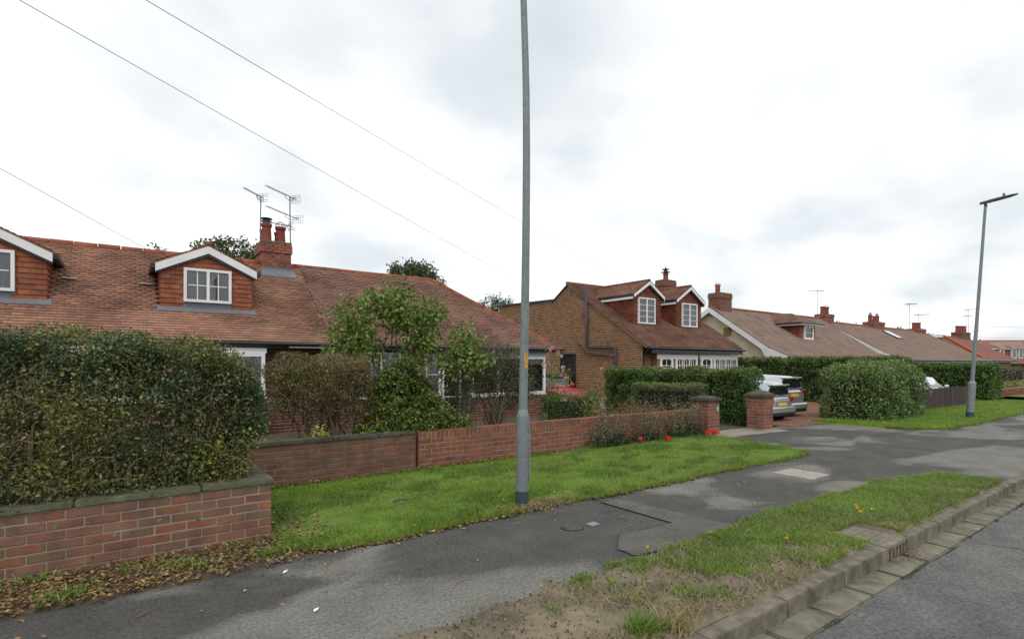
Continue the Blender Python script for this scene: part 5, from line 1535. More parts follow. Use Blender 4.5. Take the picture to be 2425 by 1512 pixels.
# big grey soil pipe on gable
px = X2 - .09
MB().tube([(px, 18.09, 5.3), (px, 18.09, 2.5), (px, 18.05, 2.45), (px, 16.32, 2.40), (px, 16.28, 2.36), (px, 16.28, 0)], .062, 10).build('soil_pipe', m_dgrey, HB, smooth=True)
MB().tube([(px + .03, 16.3, 2.0), (px + .03, 18.1, 2.14), (px + .03, 18.75, 2.68)], .032, 8).build('waste_pipe', m_black, HB, smooth=True)
MB().tube([(px + .03, 16.75, 2.45), (px + .03, 16.75, 2.62), (px - .02, 16.70, 2.64)], .025, 6).build('overflow_pipe', m_black, HB)
MB().box(X2 - .02, X2 + .02, 18.36, 18.52, 3.85, 4.0).build('air_brick', plain('air brick red', (.20, .07, .05), .8), HB)
# doorway in gable
MB().poly([(X2 + .014, 18.95, 0), (X2 + .014, 20.02, 0), (X2 + .014, 20.02, 2.15), (X2 + .014, 18.95, 2.15)]).build('doorway', m_dark, HB)
MB().box(X2 - .02, X2 + .012, 18.93, 19.0, 0, 2.17).box(X2 - .02, X2 + .012, 19.97, 20.04, 0, 2.17).box(X2 - .02, X2 + .012, 19.0, 19.97, 2.12, 2.17).build('door_frame', plain('dark brown frame', (.035, .022, .018), .6), HB)
ll = MB().tube([(X2, 19.72, 2.36), (X2 - .12, 19.72, 2.40), (X2 - .2, 19.72, 2.33), (X2 - .2, 19.72, 2.22)], .016, 6).lathe((X2 - .2, 19.72, 2.14), [(0, .03), (.02, .06), (.05, .09), (.1, .018)], 8).build('wall_lantern', m_black, HB)
MB().lathe((X2 - .2, 19.72, 1.98), [(0, .05), (.06, .065), (.16, .07)], 8).build('lantern_glass', plain('lantern glass', (.45, .46, .40), .3), ll)
# bays with arched top lights
def arched_bay(x0, x1, yf, zs, zt, pts):
    b = MB().box(x0 + .05, x1 - .05, yf + .06, 14.97, 0, zt + .1).build('bay_wall', m_brick_buff, HB)
    mb = MB()
    zt2 = zt - .09
    mb.box(x0, x1, yf, yf + .05, zt2, zt + .12)
    mb.box(x0, x1, yf, yf + .05, zs - .12, zs)
    for a, b_, door in pts:
        mb.box(a - .055, a + .055, yf - .006, yf + .05, zs, zt2)
        mb.box(b_ - .055, b_ + .055, yf - .006, yf + .05, zs, zt2)
    fr = mb.build('window', m_white, HB)
    for a, b_, door in pts:
        # spandrel giving an arched head
        c = (a + b_) / 2; hw = (b_ - a) / 2 - .055
        for s in (-1, 1):
            arc = [(c + s * hw, yf + .004, zt2), ] + [(c + s * hw * math.cos(t_), yf + .004, zt2 - .09 + .09 * math.sin(t_)) for t_ in np.linspace(0, math.pi / 2, 6)]
            mbp = MB(); mbp.prism(arc[::-1] if s > 0 else arc, (0, .03, 0)); mbp.build('arch_head', m_white, fr)
        bars = MB().box(c - .012, c + .012, yf + .008, yf + .03, zs, zt2)
        z = zt2 - .28
        while z > zs + .05:
            bars.box(a + .055, b_ - .055, yf + .01, yf + .028, z - .012, z + .012); z -= .28
        if door:
            bars.box(a + .05, b_ - .05, yf - .01, yf + .04, zt2 - .62, zt2 - .36)
        bars.build('glazing_bars', m_white, fr)
        MB().poly([(a, yf + .035, zs), (b_, yf + .035, zs), (b_, yf + .035, zt2), (a, yf + .035, zt2)]).build('pane', m_glass, fr)
        MB().poly([(a, yf + .052, zs), (b_, yf + .052, zs), (b_, yf + .052, zt2), (a, yf + .052, zt2)]).build('curtain', m_curt, fr)
arched_bay(18.25, 21.1, 14.66, .7, 1.98, [(18.5, 19.25, True), (19.55, 20.0, False), (20.05, 20.5, False), (20.55, 21.0, False)])
arched_bay(21.25, 24.35, 14.66, .7, 1.98, [(21.4, 22.15, True), (22.4, 22.82, False), (22.87, 23.29, False), (23.34, 23.76, False), (23.81, 24.25, False)])
dk = dict(gauge=.1, tw=.165, tiles=m_tile2, bars=(0, 3), cur=m_net, fas=.13, oh=.16)
m_hang2 = mat('red hung tile', [(0.257, 0.083, 0.052), (0.209, 0.066, 0.046), (0.294, 0.105, 0.063), (0.237, 0.094, 0.057)], isl=True, rough=.85, var=.25, varscale=2)
dormer(HB, 18.33, 20.24, 16.08, 3.39, 4.78, 5.40, b0, bz, bk, yr2, win=(18.62, 19.78, 3.5, 4.68), seed=21, wallm=m_hang2, **dk)
dormer(HB, 21.35, 23.36, 16.08, 3.39, 4.74, 5.40, b0, bz, bk, yr2, win=(21.78, 22.98, 3.48, 4.63), seed=22, wallm=m_hang2, **dk)
C2 = chimney(HB, 23.65, 18.45, .95, .6, 4.8, 6.15, m=mat('brown chimney brick', [(.17, .08, .05), (.14, .07, .05), (.2, .09, .055)], isl=True, var=.2), pots=((0, 0, .38, .14),), band=3)
MB().lathe((23.65, 18.45, 6.5), [(0, .08), (.1, .08), (.11, .24), (.14, .24), (.15, .1), (.26, .1), (.27, .2), (.30, .2), (.31, .05), (.44, .02)], 12).build('cowl', m_black, C2)

# ------------------------------------------------------------------ further bungalows
def far_house(label, X0, X1, ye, ze, yr_, zr_, roofm, wallm, yb, gable_barge=True, flare=True, hip=0., hr=1., name='bungalow'):
    t = thing(name, ((X0 + X1) / 2, (ye + yb) / 2, 0), label, 'house', 'bungalows along the street')
    k = (zr_ - ze) / (yr_ - ye)
    zb = ze + .0
    pr = [(ye + .5, -.2), (ye + .5, ze + .5 * k), (yr_, zr_ - .03), (yb - .5, zb + .5 * k), (yb - .5, -.2)]
    if hip: pr = [(ye + .5, -.2), (ye + .5, ze), (yb - .5, ze), (yb - .5, -.2)]
    MB().prism([(X0 + .25, y, z) for y, z in pr], (X1 - X0 - .5, 0, 0)).build('wall', wallm, t)
    ylo, zlo = (ye - .7, ze - .22) if flare else (ye, ze)
    rf = MB()
    rows = [(ylo, zlo), (ye + .2, ze + .1), (yr_, zr_)] if flare else [(ye, ze), (yr_, zr_)]
    for a, b in zip(rows[:-1], rows[1:]):
        ha = 0 if not hip else hip * (a[1] - rows[0][1]) / (zr_ - rows[0][1])
        hb = 0 if not hip else hip * (b[1] - rows[0][1]) / (zr_ - rows[0][1])
        rf.prism([(X0 + ha, a[0], a[1]), (X1 - ha * hr, a[0], a[1]), (X1 - hb * hr, b[0], b[1]), (X0 + hb, b[0], b[1])], (0, 0, .08))
    rf.prism([(X0 + hip, yr_, zr_), (X1 - hip * hr, yr_, zr_), (X1, yb, ze), (X0, yb, ze)], (0, 0, .08))
    if hip:
        rf.poly([(X0, ylo, zlo + .08), (X0 + hip, yr_, zr_ + .08), (X0, yb, ze + .08)])
        rf.poly([(X1, ylo, zlo + .08), (X1, yb, ze + .08), (X1 - hip * hr, yr_, zr_ + .08)])
    r_ = rf.build('roof', roofm, t)
    # tile courses as real steps
    V, Q = [], []
    for a, b in zip(rows[:-1], rows[1:]):
        n = int(math.hypot(b[0] - a[0], b[1] - a[1]) / .2)
        for i in range(n):
            f0, f1 = i / n, (i + 1) / n
            p0 = (a[0] + (b[0] - a[0]) * f0, a[1] + (b[1] - a[1]) * f0); p1 = (a[0] + (b[0] - a[0]) * f1, a[1] + (b[1] - a[1]) * f1)
            h0 = hip * (p0[1] - rows[0][1]) / (zr_ - rows[0][1]) if hip else 0
            x = X0 + h0
            while x < X1 - h0 * hr - .05:
                x2_ = min(x + 1.2, X1 - h0 * hr); j = len(V); dz = random.uniform(0, .012)
                V += [(x, p0[0], p0[1] + .115 + dz), (x2_, p0[0], p0[1] + .115 + dz), (x2_, p1[0], p1[1] + .092 + dz), (x, p1[0], p1[1] + .092 + dz), (x, p0[0], p0[1] + .08), (x2_, p0[0], p0[1] + .08)]
                Q += [(j, j + 1, j + 2, j + 3), (j + 4, j + 5, j + 1, j)]
                x = x2_
    stuff(link('roof_tiles', mesh_np('roof_tiles', V, Q), r_, roofm))
    MB().tube([(X0 + hip, yr_, zr_ + .1), (X1 - hip * hr, yr_, zr_ + .1)], .1, 8).build('ridge_tile', m_ridge, r_)
    if gable_barge and not hip:
        f = MB(); w_ = .30
        pts = rows
        for a, b in zip(pts[:-1], pts[1:]):
            f.prism([(X0 - .06, a[0], a[1] + .07), (X0 - .06, b[0], b[1] + .07), (X0 - .06, b[0], b[1] + .07 - w_), (X0 - .06, a[0], a[1] + .07 - w_)], (.05, 0, 0))
        f.prism([(X0 - .06, yr_, zr_ + .07), (X0 - .06, yb, ze + .07), (X0 - .06, yb, ze + .07 - w_), (X0 - .06, yr_, zr_ + .07 - w_)], (.05, 0, 0))
        if flare:
            f.prism([(X0 - .055, ylo, zlo + .06), (X0 - .055, ye + .9, ze + .5), (X0 - .055, ye + .5, zlo - .02), (X0 - .055, ylo, zlo - .02)], (.04, 0, 0))
        f.build('bargeboard', m_white, t)
    MB().tube([(X0, ylo - .04, zlo), (X1, ylo - .04, zlo)], .07, 6).box(X0 + .02, X1, ylo + .02, ylo + .06, zlo - .16, zlo).build('gutter', m_black, t)
    return t, k
HC, kc = far_house('cream rendered gabled house with white flared bargeboards beyond the buff house', 28.3, 42.4, 14.9, 2.25, 18.9, 4.98, m_tile3, m_cream, 23.4)
MB().box(28.45, 28.56, 17.65, 18.05, 3.35, 3.8).build('gable_vent', mat('vent yellow brown', [(.32, .22, .07), (.16, .08, .05)], noise=12, var=.1), HC)
m_brown = MATS['brown chimney brick']
C3 = chimney(HC, 29.5, 18.95, 1.25, .8, 4.3, 5.95, m=m_brown, pots=((-.25, 0, .55, .15),), band=3)
wireball((29.25, 18.95, 6.45), .17, C3)
# little hipped dormer of cream house
dd = MB()
dd.prism([(33.9, 16.3, 2.9), (33.9, 16.3, 4.15), (33.9, 18.3, 4.15), (33.9, 18.3, 4.0)], (2.0, 0, 0))
dmo = dd.build('dormer', m_hang2, HC)
dr = MB(); dr.v += [(33.5, 16.0, 4.2), (36.3, 16.0, 4.2), (36.3, 18.6, 4.25), (33.5, 18.6, 4.25), (34.9, 17.3, 4.95), (34.9, 19.0, 5.0)]
dr.f += [(0, 1, 4), (1, 2, 5, 4), (3, 0, 4, 5), (0, 3, 2, 1)]
dro = dr.build('dormer_roof', m_tile2, HC)
MB().box(33.5, 36.3, 15.98, 16.02, 4.07, 4.19).build('fascia', m_white, HC)
MB().box(33.5, 33.56, 16.02, 18.1, 4.06, 4.18).build('side_fascia', m_white, HC)
MB().box(33.42, 36.38, 15.9, 15.975, 4.15, 4.24).box(33.40, 33.48, 15.98, 18.3, 4.15, 4.24).build('gutter', m_black, HC)
window(HC, 34.35, 35.55, 3.2, 4.08, 16.23, 1, (0, 1), m_curt, ft=.12)
HD, kd = far_house('long brown-tiled pair of bungalows with skylight beyond the cream house', 43.3, 64.5, 14.55, 2.15, 18.9, 4.75, m_tile3, m_cream, 23.4)
C4 = chimney(HC, 43.6, 19.1, 1.4, .8, 4.2, 5.45, m=m_brick_red, pots=((-.3, 0, .6, .17), (.35, 0, .6, .17)), band=2)
wireball((43.95, 19.1, 6.05), .2, C4)
C5 = chimney(HD, 52.6, 19.0, 2.2, .9, 4.2, 5.25, m=m_brick_red, pots=((-.75, 0, .55, .18), (.25, 0, .55, .18), (.65, 0, .55, .18)), band=2)
for dx in (-.75, .65):
    MB().lathe((52.6 + dx, 19.0, 5.83), [(0, .15), (.15, .12), (.3, .02)], 8).build('cowl', m_steel, C5)
C6 = chimney(HD, 62.8, 19.0, 2.2, .9, 4.0, 5.05, m=m_brick_red, pots=((-.6, 0, .6, .2), (.5, 0, .65, .2)), band=2)
ks = (4.75 - 2.15) / 4.35
zs = lambda Y: 2.15 + (Y - 14.55) * ks
sk = MB().prism([(52.0, 17.0, zs(17.0) + .14), (53.3, 17.0, zs(17.0) + .14), (53.3, 18.2, zs(18.2) + .14), (52.0, 18.2, zs(18.2) + .14)], (0, 0, .06)).build('skylight', m_dgrey, HD)
MB().prism([(52.1, 17.1, zs(17.1) + .205), (53.2, 17.1, zs(17.1) + .205), (53.2, 18.1, zs(18.1) + .205), (52.1, 18.1, zs(18.1) + .205)], (0, 0, .01)).build('pane', plain('skylight pane', (.6, .62, .63), .1), sk)
MB().box(55.2, 57.2, 15.36, 15.42, 1.0, 1.95).build('window', m_white, HD)
HE, ke = far_house('orange-red hipped-roof bungalow with flat-roofed dormer further down the street', 66.5, 78.5, 14.6, 2.0, 19.0, 4.5, m_tile5, m_brick_buff, 24, flare=False, hip=4.5, hr=0)
MB().tube([(66.5, 14.6, 2.15), (71, 19, 4.65)], .13, 6).build('hip_tile', plain('bright orange ridge', (.42, .12, .05), .8), HE)
MB().box(65.5, 71.5, 19.2, 23, 2.2, 4.55).build('flat_dormer', m_hang2, HE)
MB().box(65.4, 71.6, 19.1, 23.1, 4.56, 4.75).build('flat_dormer_roof', m_dgrey, HE)
MB().box(65.38, 71.62, 19.06, 19.09, 4.45, 4.70).build('flat_dormer_fascia', m_white, HE)
C7 = chimney(HE, 77, 19.1, 3.0, 1.0, 4.2, 5.2, m=m_brown, pots=((-.9, 0, .7, .28), (.8, 0, .75, .28)), band=2)
# last house, turned towards us, with three dormer windows
HF = thing('bungalow', (112, 22, 0), 'distant red-tiled house with three white gabled dormer windows at the right edge', 'house', 'bungalows along the street')
def rot(p, a=R(-38), c=(112, 22)):
    x, y = p[0], p[1]
    return (c[0] + x * math.cos(a) - y * math.sin(a), c[1] + x * math.sin(a) + y * math.cos(a), p[2])
def rbox(mb, x0, x1, y0, y1, z0, z1):
    i = len(mb.v)
    mb.box(x0, x1, y0, y1, z0, z1)
    mb.v[i:] = [rot(p) for p in mb.v[i:]]
    return mb
rbox(MB(), -16, 16, 0, 9, -.2, 2.3).build('wall', m_brick_red, HF)
MB().prism([rot(p) for p in [(-17, -1.5, 1.6), (17, -1.5, 1.6), (17, 4.2, 5.2), (-17, 4.2, 5.2)]], (0, 0, .15)).prism([rot(p) for p in [(-17, 4.2, 5.2), (17, 4.2, 5.2), (17, 9.5, 1.6), (-17, 9.5, 1.6)]], (0, 0, .15)).build('roof', m_tile5, HF)
rbox(MB(), -16, 15, -.1, 4, 2.2, 4.0).build('dormer', m_hang2, HF)
rbox(MB(), -16.2, 15.2, -.35, -.12, 3.92, 4.10).build('dormer_fascia', m_white, HF)
MB().prism([rot(p) for p in [(-16.2, -.4, 4.1), (15.2, -.4, 4.1), (15.2, 4.3, 5.45), (-16.2, 4.3, 5.45)]], (0, 0, .12)).build('dormer_roof', m_tile5, HF)
for dx in (-1.2, .62, 1.64, 4.2):
    o = MB(); rbox(o, dx - .34, dx + .34, -.45, 0, 2.5, 4.0)
    w_ = o.build('window', m_white, HF)
    o = MB(); rbox(o, dx - .24, dx + .24, -.48, -.455, 2.65, 3.85); o.build('pane', plain('far pane', (.18, .20, .21), .2), w_)
    MB().prism([rot(p) for p in [(dx - .5, -.6, 4.0), (dx, -.6, 5.1), (dx + .5, -.6, 4.0)]], tuple(Vector(rot((0, 2.4, 0), c=(0, 0))))).build('window_gable', plain('pale gable', (.42, .30, .25), .8), HF)
C8t = thing('tree_clump', (135, 34, 0), 'far green tree mass behind the distant dormered house', 'tree')
P, d = blob_points([(135, 34, 3.4, 9, 6, 3.0), (120, 36, 3, 5, 5, 2.4)], 5000, depth=.15, seed=301)
leaf_obj('crown', P, .6, m_l_conifer, C8t, bias=d, b=.3, seed=302, simple=True)
twigs(MB(), (135, 34, 0), [(135, 34, 5), (130, 34, 4)], r0=.3).build('trunk', m_bark, C8t)
# aerials on far chimneys
def far_aerial(label, base, h, az, L_=1.2):
    t = thing('tv_aerial', base, label, 'aerial', 'aerials on far chimneys')
    b = Vector(base); top = b + Vector((0, 0, h))
    MB().tube([b, top], .02, 5).build('mast', m_steel, t)
    L_ *= .62
    d = Vector((math.cos(az), math.sin(az), .05)); s = Vector((-d.y, d.x, 0))
    mb = MB().tube([top - d * .4 - Vector((0, 0, .05)), top + d * L_], .017, 5)
    for i in range(7):
        p = top + d * (-.35 + i * (L_ + .3) / 7); q = .3 if i < 2 else .16
        mb.tube([p - s * q, p + s * q], .014, 4); mb.tube([p - Vector((0, 0, q * .5)), p + Vector((0, 0, q * .5))], .012, 4)
    mb.build('boom', m_steel, t)
    return t
far_aerial('aerial on the mast left of the cream house far chimney', (42.3, 19.0, 4.9), 2.3, 2.2)
far_aerial('tall aerial behind the three-pot chimney row', (60.9, 19.0, 4.6), 2.8, -.4, 1.6)
far_aerial('long aerial above the last brown-roofed chimney', (63.3, 19.0, 5.1), 1.4, -.5, 2.2)
far_aerial('taller of two aerials by the orange-roofed house chimney', (79.8, 19.1, 4.6), 3.4, -.6, 2.0)
far_aerial('shorter of two aerials by the orange-roofed house chimney', (79.0, 19.1, 4.6), 2.6, -.6, 1.6)
far_aerial('aerial on the distant dormered house at the right edge', (112, 26, 5.0), 2.0, -.5, 2.4)
# ------------------------------------------------------------------ background trees
def bg_tree(name, label, base, blobs, n, size, m, trunk_r=.18, depth=.2, seed=0, ratio=.55):
    t = thing(name, base, label, 'tree', 'trees behind the houses')
    P, d = cluster_points(blobs, n // 16, 20, size * 1.5, seed=seed, depth=depth * .7)
    P2, d2 = blob_points(blobs, n // 2, depth=depth, seed=seed + 50)
    P, d = np.concatenate([P, P2]), np.concatenate([d, d2])
    leaf_obj('crown', P, size, m, t, bias=d, b=.3, ratio=ratio, seed=seed, simple=True)
    mb = MB()
    twigs(mb, base, [(b[0], b[1], b[2]) for b in blobs], r0=trunk_r, n=6, jit=.03, seed=seed, rend=.02)
    mb.build('trunk', m_bark, t)
    return t
bg_tree('garden_tree', 'pale green feathery tree behind the near roof left of the chimney', (3.8, 26, 0), [(3.0, 26, 6.2, .7, .7, .6), (3.5, 26, 6.6, .5, .6, .55), (4.35, 26, 6.55, .45, .6, .55), (4.7, 26, 6.1, .6, .7, .6), (3.8, 26, 5.7, 1.3, .9, .7)], 3600, .15, m_l_tree, seed=401, depth=.4)
bg_tree('garden_tree', 'tiny pale green treetop left of the near dormer roof', (1.1, 26, 0), [(1.15, 26, 6.05, .42, .5, .38), (.85, 26, 5.8, .4, .5, .4)], 900, .13, m_l_tree, seed=407, depth=.4)
bg_tree('garden_tree', 'round green tree behind the ridge right of the chimney', (11.4, 23.5, 0), [(10.9, 23.5, 6.0, .75, .8, .5), (11.6, 23.5, 5.95, .75, .8, .55), (12.3, 23.5, 5.5, .5, .6, .45), (10.4, 23.5, 5.6, .5, .6, .5), (11.3, 23.5, 5.3, 1.2, .8, .6)], 4200, .14, leafmat('dark tree leaves', [(0.051, 0.084, 0.027), (0.073, 0.112, 0.037), (0.110, 0.140, 0.053)]), seed=402, depth=.3)
bg_tree('conifer', 'dark green conifer between the hipped roof and the buff gable', (18.6, 27, 0), [(17.3, 27, 4.9, .7, .7, .5), (18.1, 27, 5.15, .75, .8, .6), (18.9, 27, 5.0, .7, .8, .7), (19.6, 27, 4.4, .7, .8, .7), (17.8, 27, 4.2, 1.3, 1, .8), (19.0, 27, 3.8, 1.5, 1, 1.0)], 6500, .15, m_l_conifer, seed=403, depth=.22, ratio=.3)
bg_tree('garden_tree', 'thin-leaved treetop showing over the ridge of the long brown roof', (63, 26, 0), [(61.4, 26, 5.4, 1.0, 1, .45), (63.0, 26, 5.5, 1.1, 1, .5), (64.6, 26, 5.4, .9, 1, .45), (63, 26, 4.5, 2.4, 1.5, .7)], 1800, .24, m_l_tree, seed=404, depth=.4)
bg_tree('garden_tree', 'small dark treetop left of the last brown chimney', (74, 24, 0), [(73.6, 24, 4.8, 1.5, 1.2, .75), (74.8, 24, 4.7, 1.2, 1, .7)], 1500, .22, m_l_conifer, seed=405)
bg_tree('garden_tree', 'small green treetop above the flat-roofed dormer', (105, 30, 0), [(103.5, 30, 5.0, 2.2, 1.5, .9), (106, 30, 5.0, 2, 1.5, .8)], 1500, .3, m_l_tree, seed=406)

# ------------------------------------------------------------------ street lamps
m_band = plain('lamp base paint', (.045, .065, .07), .55)
def lamp(base, path, rads, label, head=True, band=m_band, lowh=1.12, r_low=.076):
    t = thing('street_lamp', base, label, 'street lamp', 'grey street lamps')
    bx_, by_ = base[0], base[1]
    lerp = lambda z: np.array([np.interp(z, [p[2] for p in path], [p[i] for p in path]) for i in (0, 1)])
    def pts(zs): return [(*lerp(z), z) for z in zs]
    MB().tube(pts([.0, .2]), r_low + .0015, 24).build('painted_band', band, t, smooth='auto')
    MB().tube(pts([.19, lowh - .06]) + pts([lowh - .03, lowh, lowh + .04]), [r_low, r_low, r_low * .98, r_low * .86, .055], 24).build('lower_post', m_galv, t, smooth='auto')
    zs_ = list(np.linspace(lowh + .03, path[-1][2], 16))
    MB().tube(pts(zs_), [.053 - .017 * i / 15 for i in range(16)], 24).build('upper_post', m_galv, t, smooth='auto')
    # door edge
    q = lerp(.8)
    return t, lerp
D_R = Vector((.8097, -.5868, 0))       # sideways
def off(b, d, z): return (b[0] + D_R.x * d, b[1] + D_R.y * d, z)
bN = (3.79, 5.03, 0)
pathN = [off(bN, o, z) for o, z in [(0, 0), (.012, 1.1), (.04, 2.5), (.05, 3.4), (.055, 4.2), (.05, 5.0), (.02, 6.0), (-.03, 6.75)]]
LN, lf = lamp(bN, pathN, None, 'near galvanised street lamp post with yellow number label on the lawn edge')
q = lf(.75); s = D_R
o = MB().box(-.008, .008, -.03, .03, .32, .98).build('door_strip', m_galv, LN)
o.location = (q[0] - bN[0] + s.x * .079, q[1] - bN[1] + s.y * .079, 0); o.rotation_euler = (0, 0, math.atan2(s.y, s.x))
# label on post: facing the camera, slightly right of centre
fw = Vector((-.5868, -.8097, 0))
q = lf(1.72)
ang = .55
nd = (fw * math.cos(ang) + D_R * math.sin(ang)); tdv = Vector((-nd.y, nd.x, 0))
lab = MB()
for i in range(6):
    a0, a1 = ang - .38 + .76 * i / 6, ang - .38 + .76 * (i + 1) / 6
    p = [Vector((q[0], q[1], 0)) + (fw * math.cos(a) + D_R * math.sin(a)) * .0535 for a in (a0, a1)]
    lab.poly([(p[0].x, p[0].y, 1.65), (p[1].x, p[1].y, 1.65), (p[1].x, p[1].y, 1.82), (p[0].x, p[0].y, 1.82)])
labo = lab.build('number_label', plain('label yellow', (.75, .40, .02), .5), LN)
m_ink = plain('label ink', (.05, .03, .01), .6); m_inkr = plain('label red ink', (.55, .08, .02), .6)
for i, chh in enumerate(['8', '0', '1', '7', '8', 'C']):
    cu = bpy.data.curves.new('label_letter', 'FONT'); cu.body = chh; cu.size = .034; cu.align_x = 'CENTER'; cu.align_y = 'CENTER'; cu.extrude = .0004
    tmp = bpy.data.objects.new('tmp', cu); COL.objects.link(tmp)
    dg = bpy.context.evaluated_depsgraph_get()
    me = bpy.data.meshes.new_from_object(tmp.evaluated_get(dg))
    bpy.data.objects.remove(tmp)
    me.materials.clear(); me.materials.append(m_inkr if chh == 'C' else m_ink)
    lo_ = bpy.data.objects.new('label_letter', me); COL.objects.link(lo_); lo_.parent = labo
    p = Vector((q[0], q[1], 1.803 - i * .027)) + nd * .0548
    lo_.location = p - world_loc(labo)
    lo_.rotation_euler = (R(90), 0, math.atan2(nd.y, nd.x) + R(90))
def lantern(t, top, direction, L_=.95, tilt=.1):
    d = Vector(direction).normalized(); s = Vector((-d.y, d.x, 0)).normalized(); T = Vector(top)
    up = Vector((0, 0, 1))
    dd = (d + up * tilt).normalized()
    MB().tube([T - up * .12, T + up * .02, T + dd * .12], [.045, .05, .04], 10).build('bracket', m_dgrey, t)
    a = T + dd * .0
    mb = MB()
    pr = [(-.14, .035, .045), (.1, .06, .05), (L_ * .37, .12, .045), (L_ * .79, .125, .03), (L_, .07, .016)]
    ring = []
    for l, w_, h_ in pr:
        c = a + dd * l + up * .02; i = len(mb.v)
        for sx, sz in ((-1, -.6), (1, -.6), (1, .3), (.5, 1), (-.5, 1), (-1, .3)):
            mb.v.append(tuple(c + s * (sx * w_) + up * (sz * h_)))
        ring.append(i)
    for r0, r1 in zip(ring[:-1], ring[1:]):
        for j in range(6):
            j2 = (j + 1) % 6
            mb.f.append((r0 + j, r0 + j2, r1 + j2, r1 + j))
    mb.f.append(tuple(ring[0] + j for j in range(5, -1, -1))); mb.f.append(tuple(ring[-1] + j for j in range(6)))
    h = mb.build('lantern', m_dgrey, t)
    c = a + dd * .42 + up * .06
    MB().lathe(tuple(c), [(0, .03), (.05, .035), (.09, .03), (.10, .01)], 8).build('photocell', m_steel, h)
lantern(LN, pathN[-1], (-.1, -1, 0))
bF = (21.14, 5.03, 0)
pathF = [off(bF, .50 * z / 6.7, z) for z in (0, 1.1, 3, 5, 6.66)]
LF, lf2 = lamp(bF, pathF, None, 'far leaning street lamp on the lawn with its flat lantern over the road', band=plain('lamp base green', (.02, .075, .075), .5), r_low=.10)
lantern(LF, pathF[-1], (.25, -1, 0), .74, .16)

# ------------------------------------------------------------------ overhead cables
def wire(label, A, B, sag, r=.0055):
    A, B = Vector(A), Vector(B)
    t = thing('overhead_cable', tuple(B), label, 'cable', 'overhead telephone cables')
    pts = [A.lerp(B, i / 24) - Vector((0, 0, sag * 4 * (i / 24) * (1 - i / 24))) for i in range(25)]
    MB().tube(pts, r, 5).build('cable', plain('cable dark', (.26, .26, .26), .7), t)
def through(E, Q, f):  # extends E->Q by factor f
    E, Q = Vector(E), Vector(Q); return E + (Q - E) * f
E1, Q1 = (17.5, 20.64, 4.9), (-1.05, 9.4, 6.48 + .05)
wire('overhead cable from the top left towards the buff house rear roof', through(E1, Q1, 2), E1, .12)
E2, Q2 = (19.33, 17.3, 5.52), (.30, 8.43, 6.48 + .05)
wire('highest overhead cable ending at the buff house dormer ridge', through(E2, Q2, 2), E2, .12)
E3, Q3 = (.42, 15.0, 4.33), (-1.73, 12.37, 5.02)
wire('short low overhead cable ending at the near dormer eave', through(E3, Q3, 7), E3, .05, .006)
wire('thin far cable crossing the sky at the far right, upper', (60, 26, 6.1), (150, 20, 8.6), .1, .018)
wire('thin far cable crossing the sky at the far right, lower', (75, 22, 4.9), (150, 20, 6.6), .1, .018)

# ------------------------------------------------------------------ gully, covers
G = thing('road_gully', (5.89, 2.0, -.1), 'kerb drain inlet with iron bars and ribbed top plate', 'drain')
m_iron = mat('worn iron', [(.16, .14, .11), (.21, .18, .14)], noise=12, rough=.7, var=.25, varscale=10)
MB().box(5.665, 6.115, 1.935, 2.40, -.03, .014).build('top_plate', m_iron, G, bevel=.006)
rib = MB()
for i in range(7):
    for j in range(6):
        rib.box(5.69 + i * .06, 5.735 + i * .06, 2.0 + j * .063, 2.045 + j * .063, .0125, .019)
stuff(rib.build('plate_ribs', m_iron, G))
MB().box(5.665, 6.115, 1.985, 2.3, -.2, -.032).build('dark_opening', plain('drain void', (.004, .004, .004), 1.), G)
for i in range(6):
    MB().box(5.675 + i * .082, 5.70 + i * .082, 1.936, 1.975, -.15, -.031).build('bar', m_iron, G)
def cover(label, x0, x1, y0, y1, m, fm, z=.012, fr=.03):
    t = thing('access_cover', ((x0 + x1) / 2, (y0 + y1) / 2, 0), label, 'cover')
    MB().box(x0, x1, y0, y0 + fr, -.02, z).box(x0, x1, y1 - fr, y1, -.02, z).box(x0, x0 + fr, y0 + fr, y1 - fr, -.02, z).box(x1 - fr, x1, y0 + fr, y1 - fr, -.02, z).build('frame', fm, t)
    MB().box(x0 + fr + .004, x1 - fr - .004, y0 + fr + .004, y1 - fr - .004, -.02, z + .001).build('lid', m, t)
m_lid = mat('pale concrete lid', [(.29, .265, .235), (.35, .32, .28)], noise=6, rough=.9, var=.12, varscale=9)
cover('pale rectangular concrete cover set in the footpath by the driveway', 8.10, 8.68, 3.72, 4.32, m_lid, m_lid)
cover('small square grey stop-tap cover in the footpath near the lamp post', 3.92, 4.05, 3.99, 4.1, plain('grey lid', (.22, .24, .28), .6), plain('grey lid frame', (.15, .16, .18), .6), fr=.012)
t = thing('access_cover', (3.74, 4.12, 0), 'round worn cover with grass in its rim beside the small square cover', 'cover')
mb = MB().lathe((3.74, 4.1, -.01), [(0, .12), (.02, .12), (.0205, .113)], 22); mb.build('rim', m_seam, t)
MB().lathe((3.74, 4.1, -.01), [(0, .112), (.021, .112), (.022, .108)], 22).build('lid', m_path, t)
t = thing('inspection_hole', (2.66, 5.9, 0), 'dark rimmed sunken stone with a black gap in the lawn', 'cover')
MB().lathe((2.66, 5.9, .0), [(0, .105), (.045, .105), (.05, .09), (.03, .08), (.025, .0)], 18).build('rim', plain('slab grey', (.11, .11, .07), .9, var=.3), t)
MB().tube([(2.66 + .10 * math.cos(a), 5.9 + .10 * math.sin(a), .05) for a in np.linspace(.5, 2.7, 10)], .013, 6).build('gap', m_dark, t)
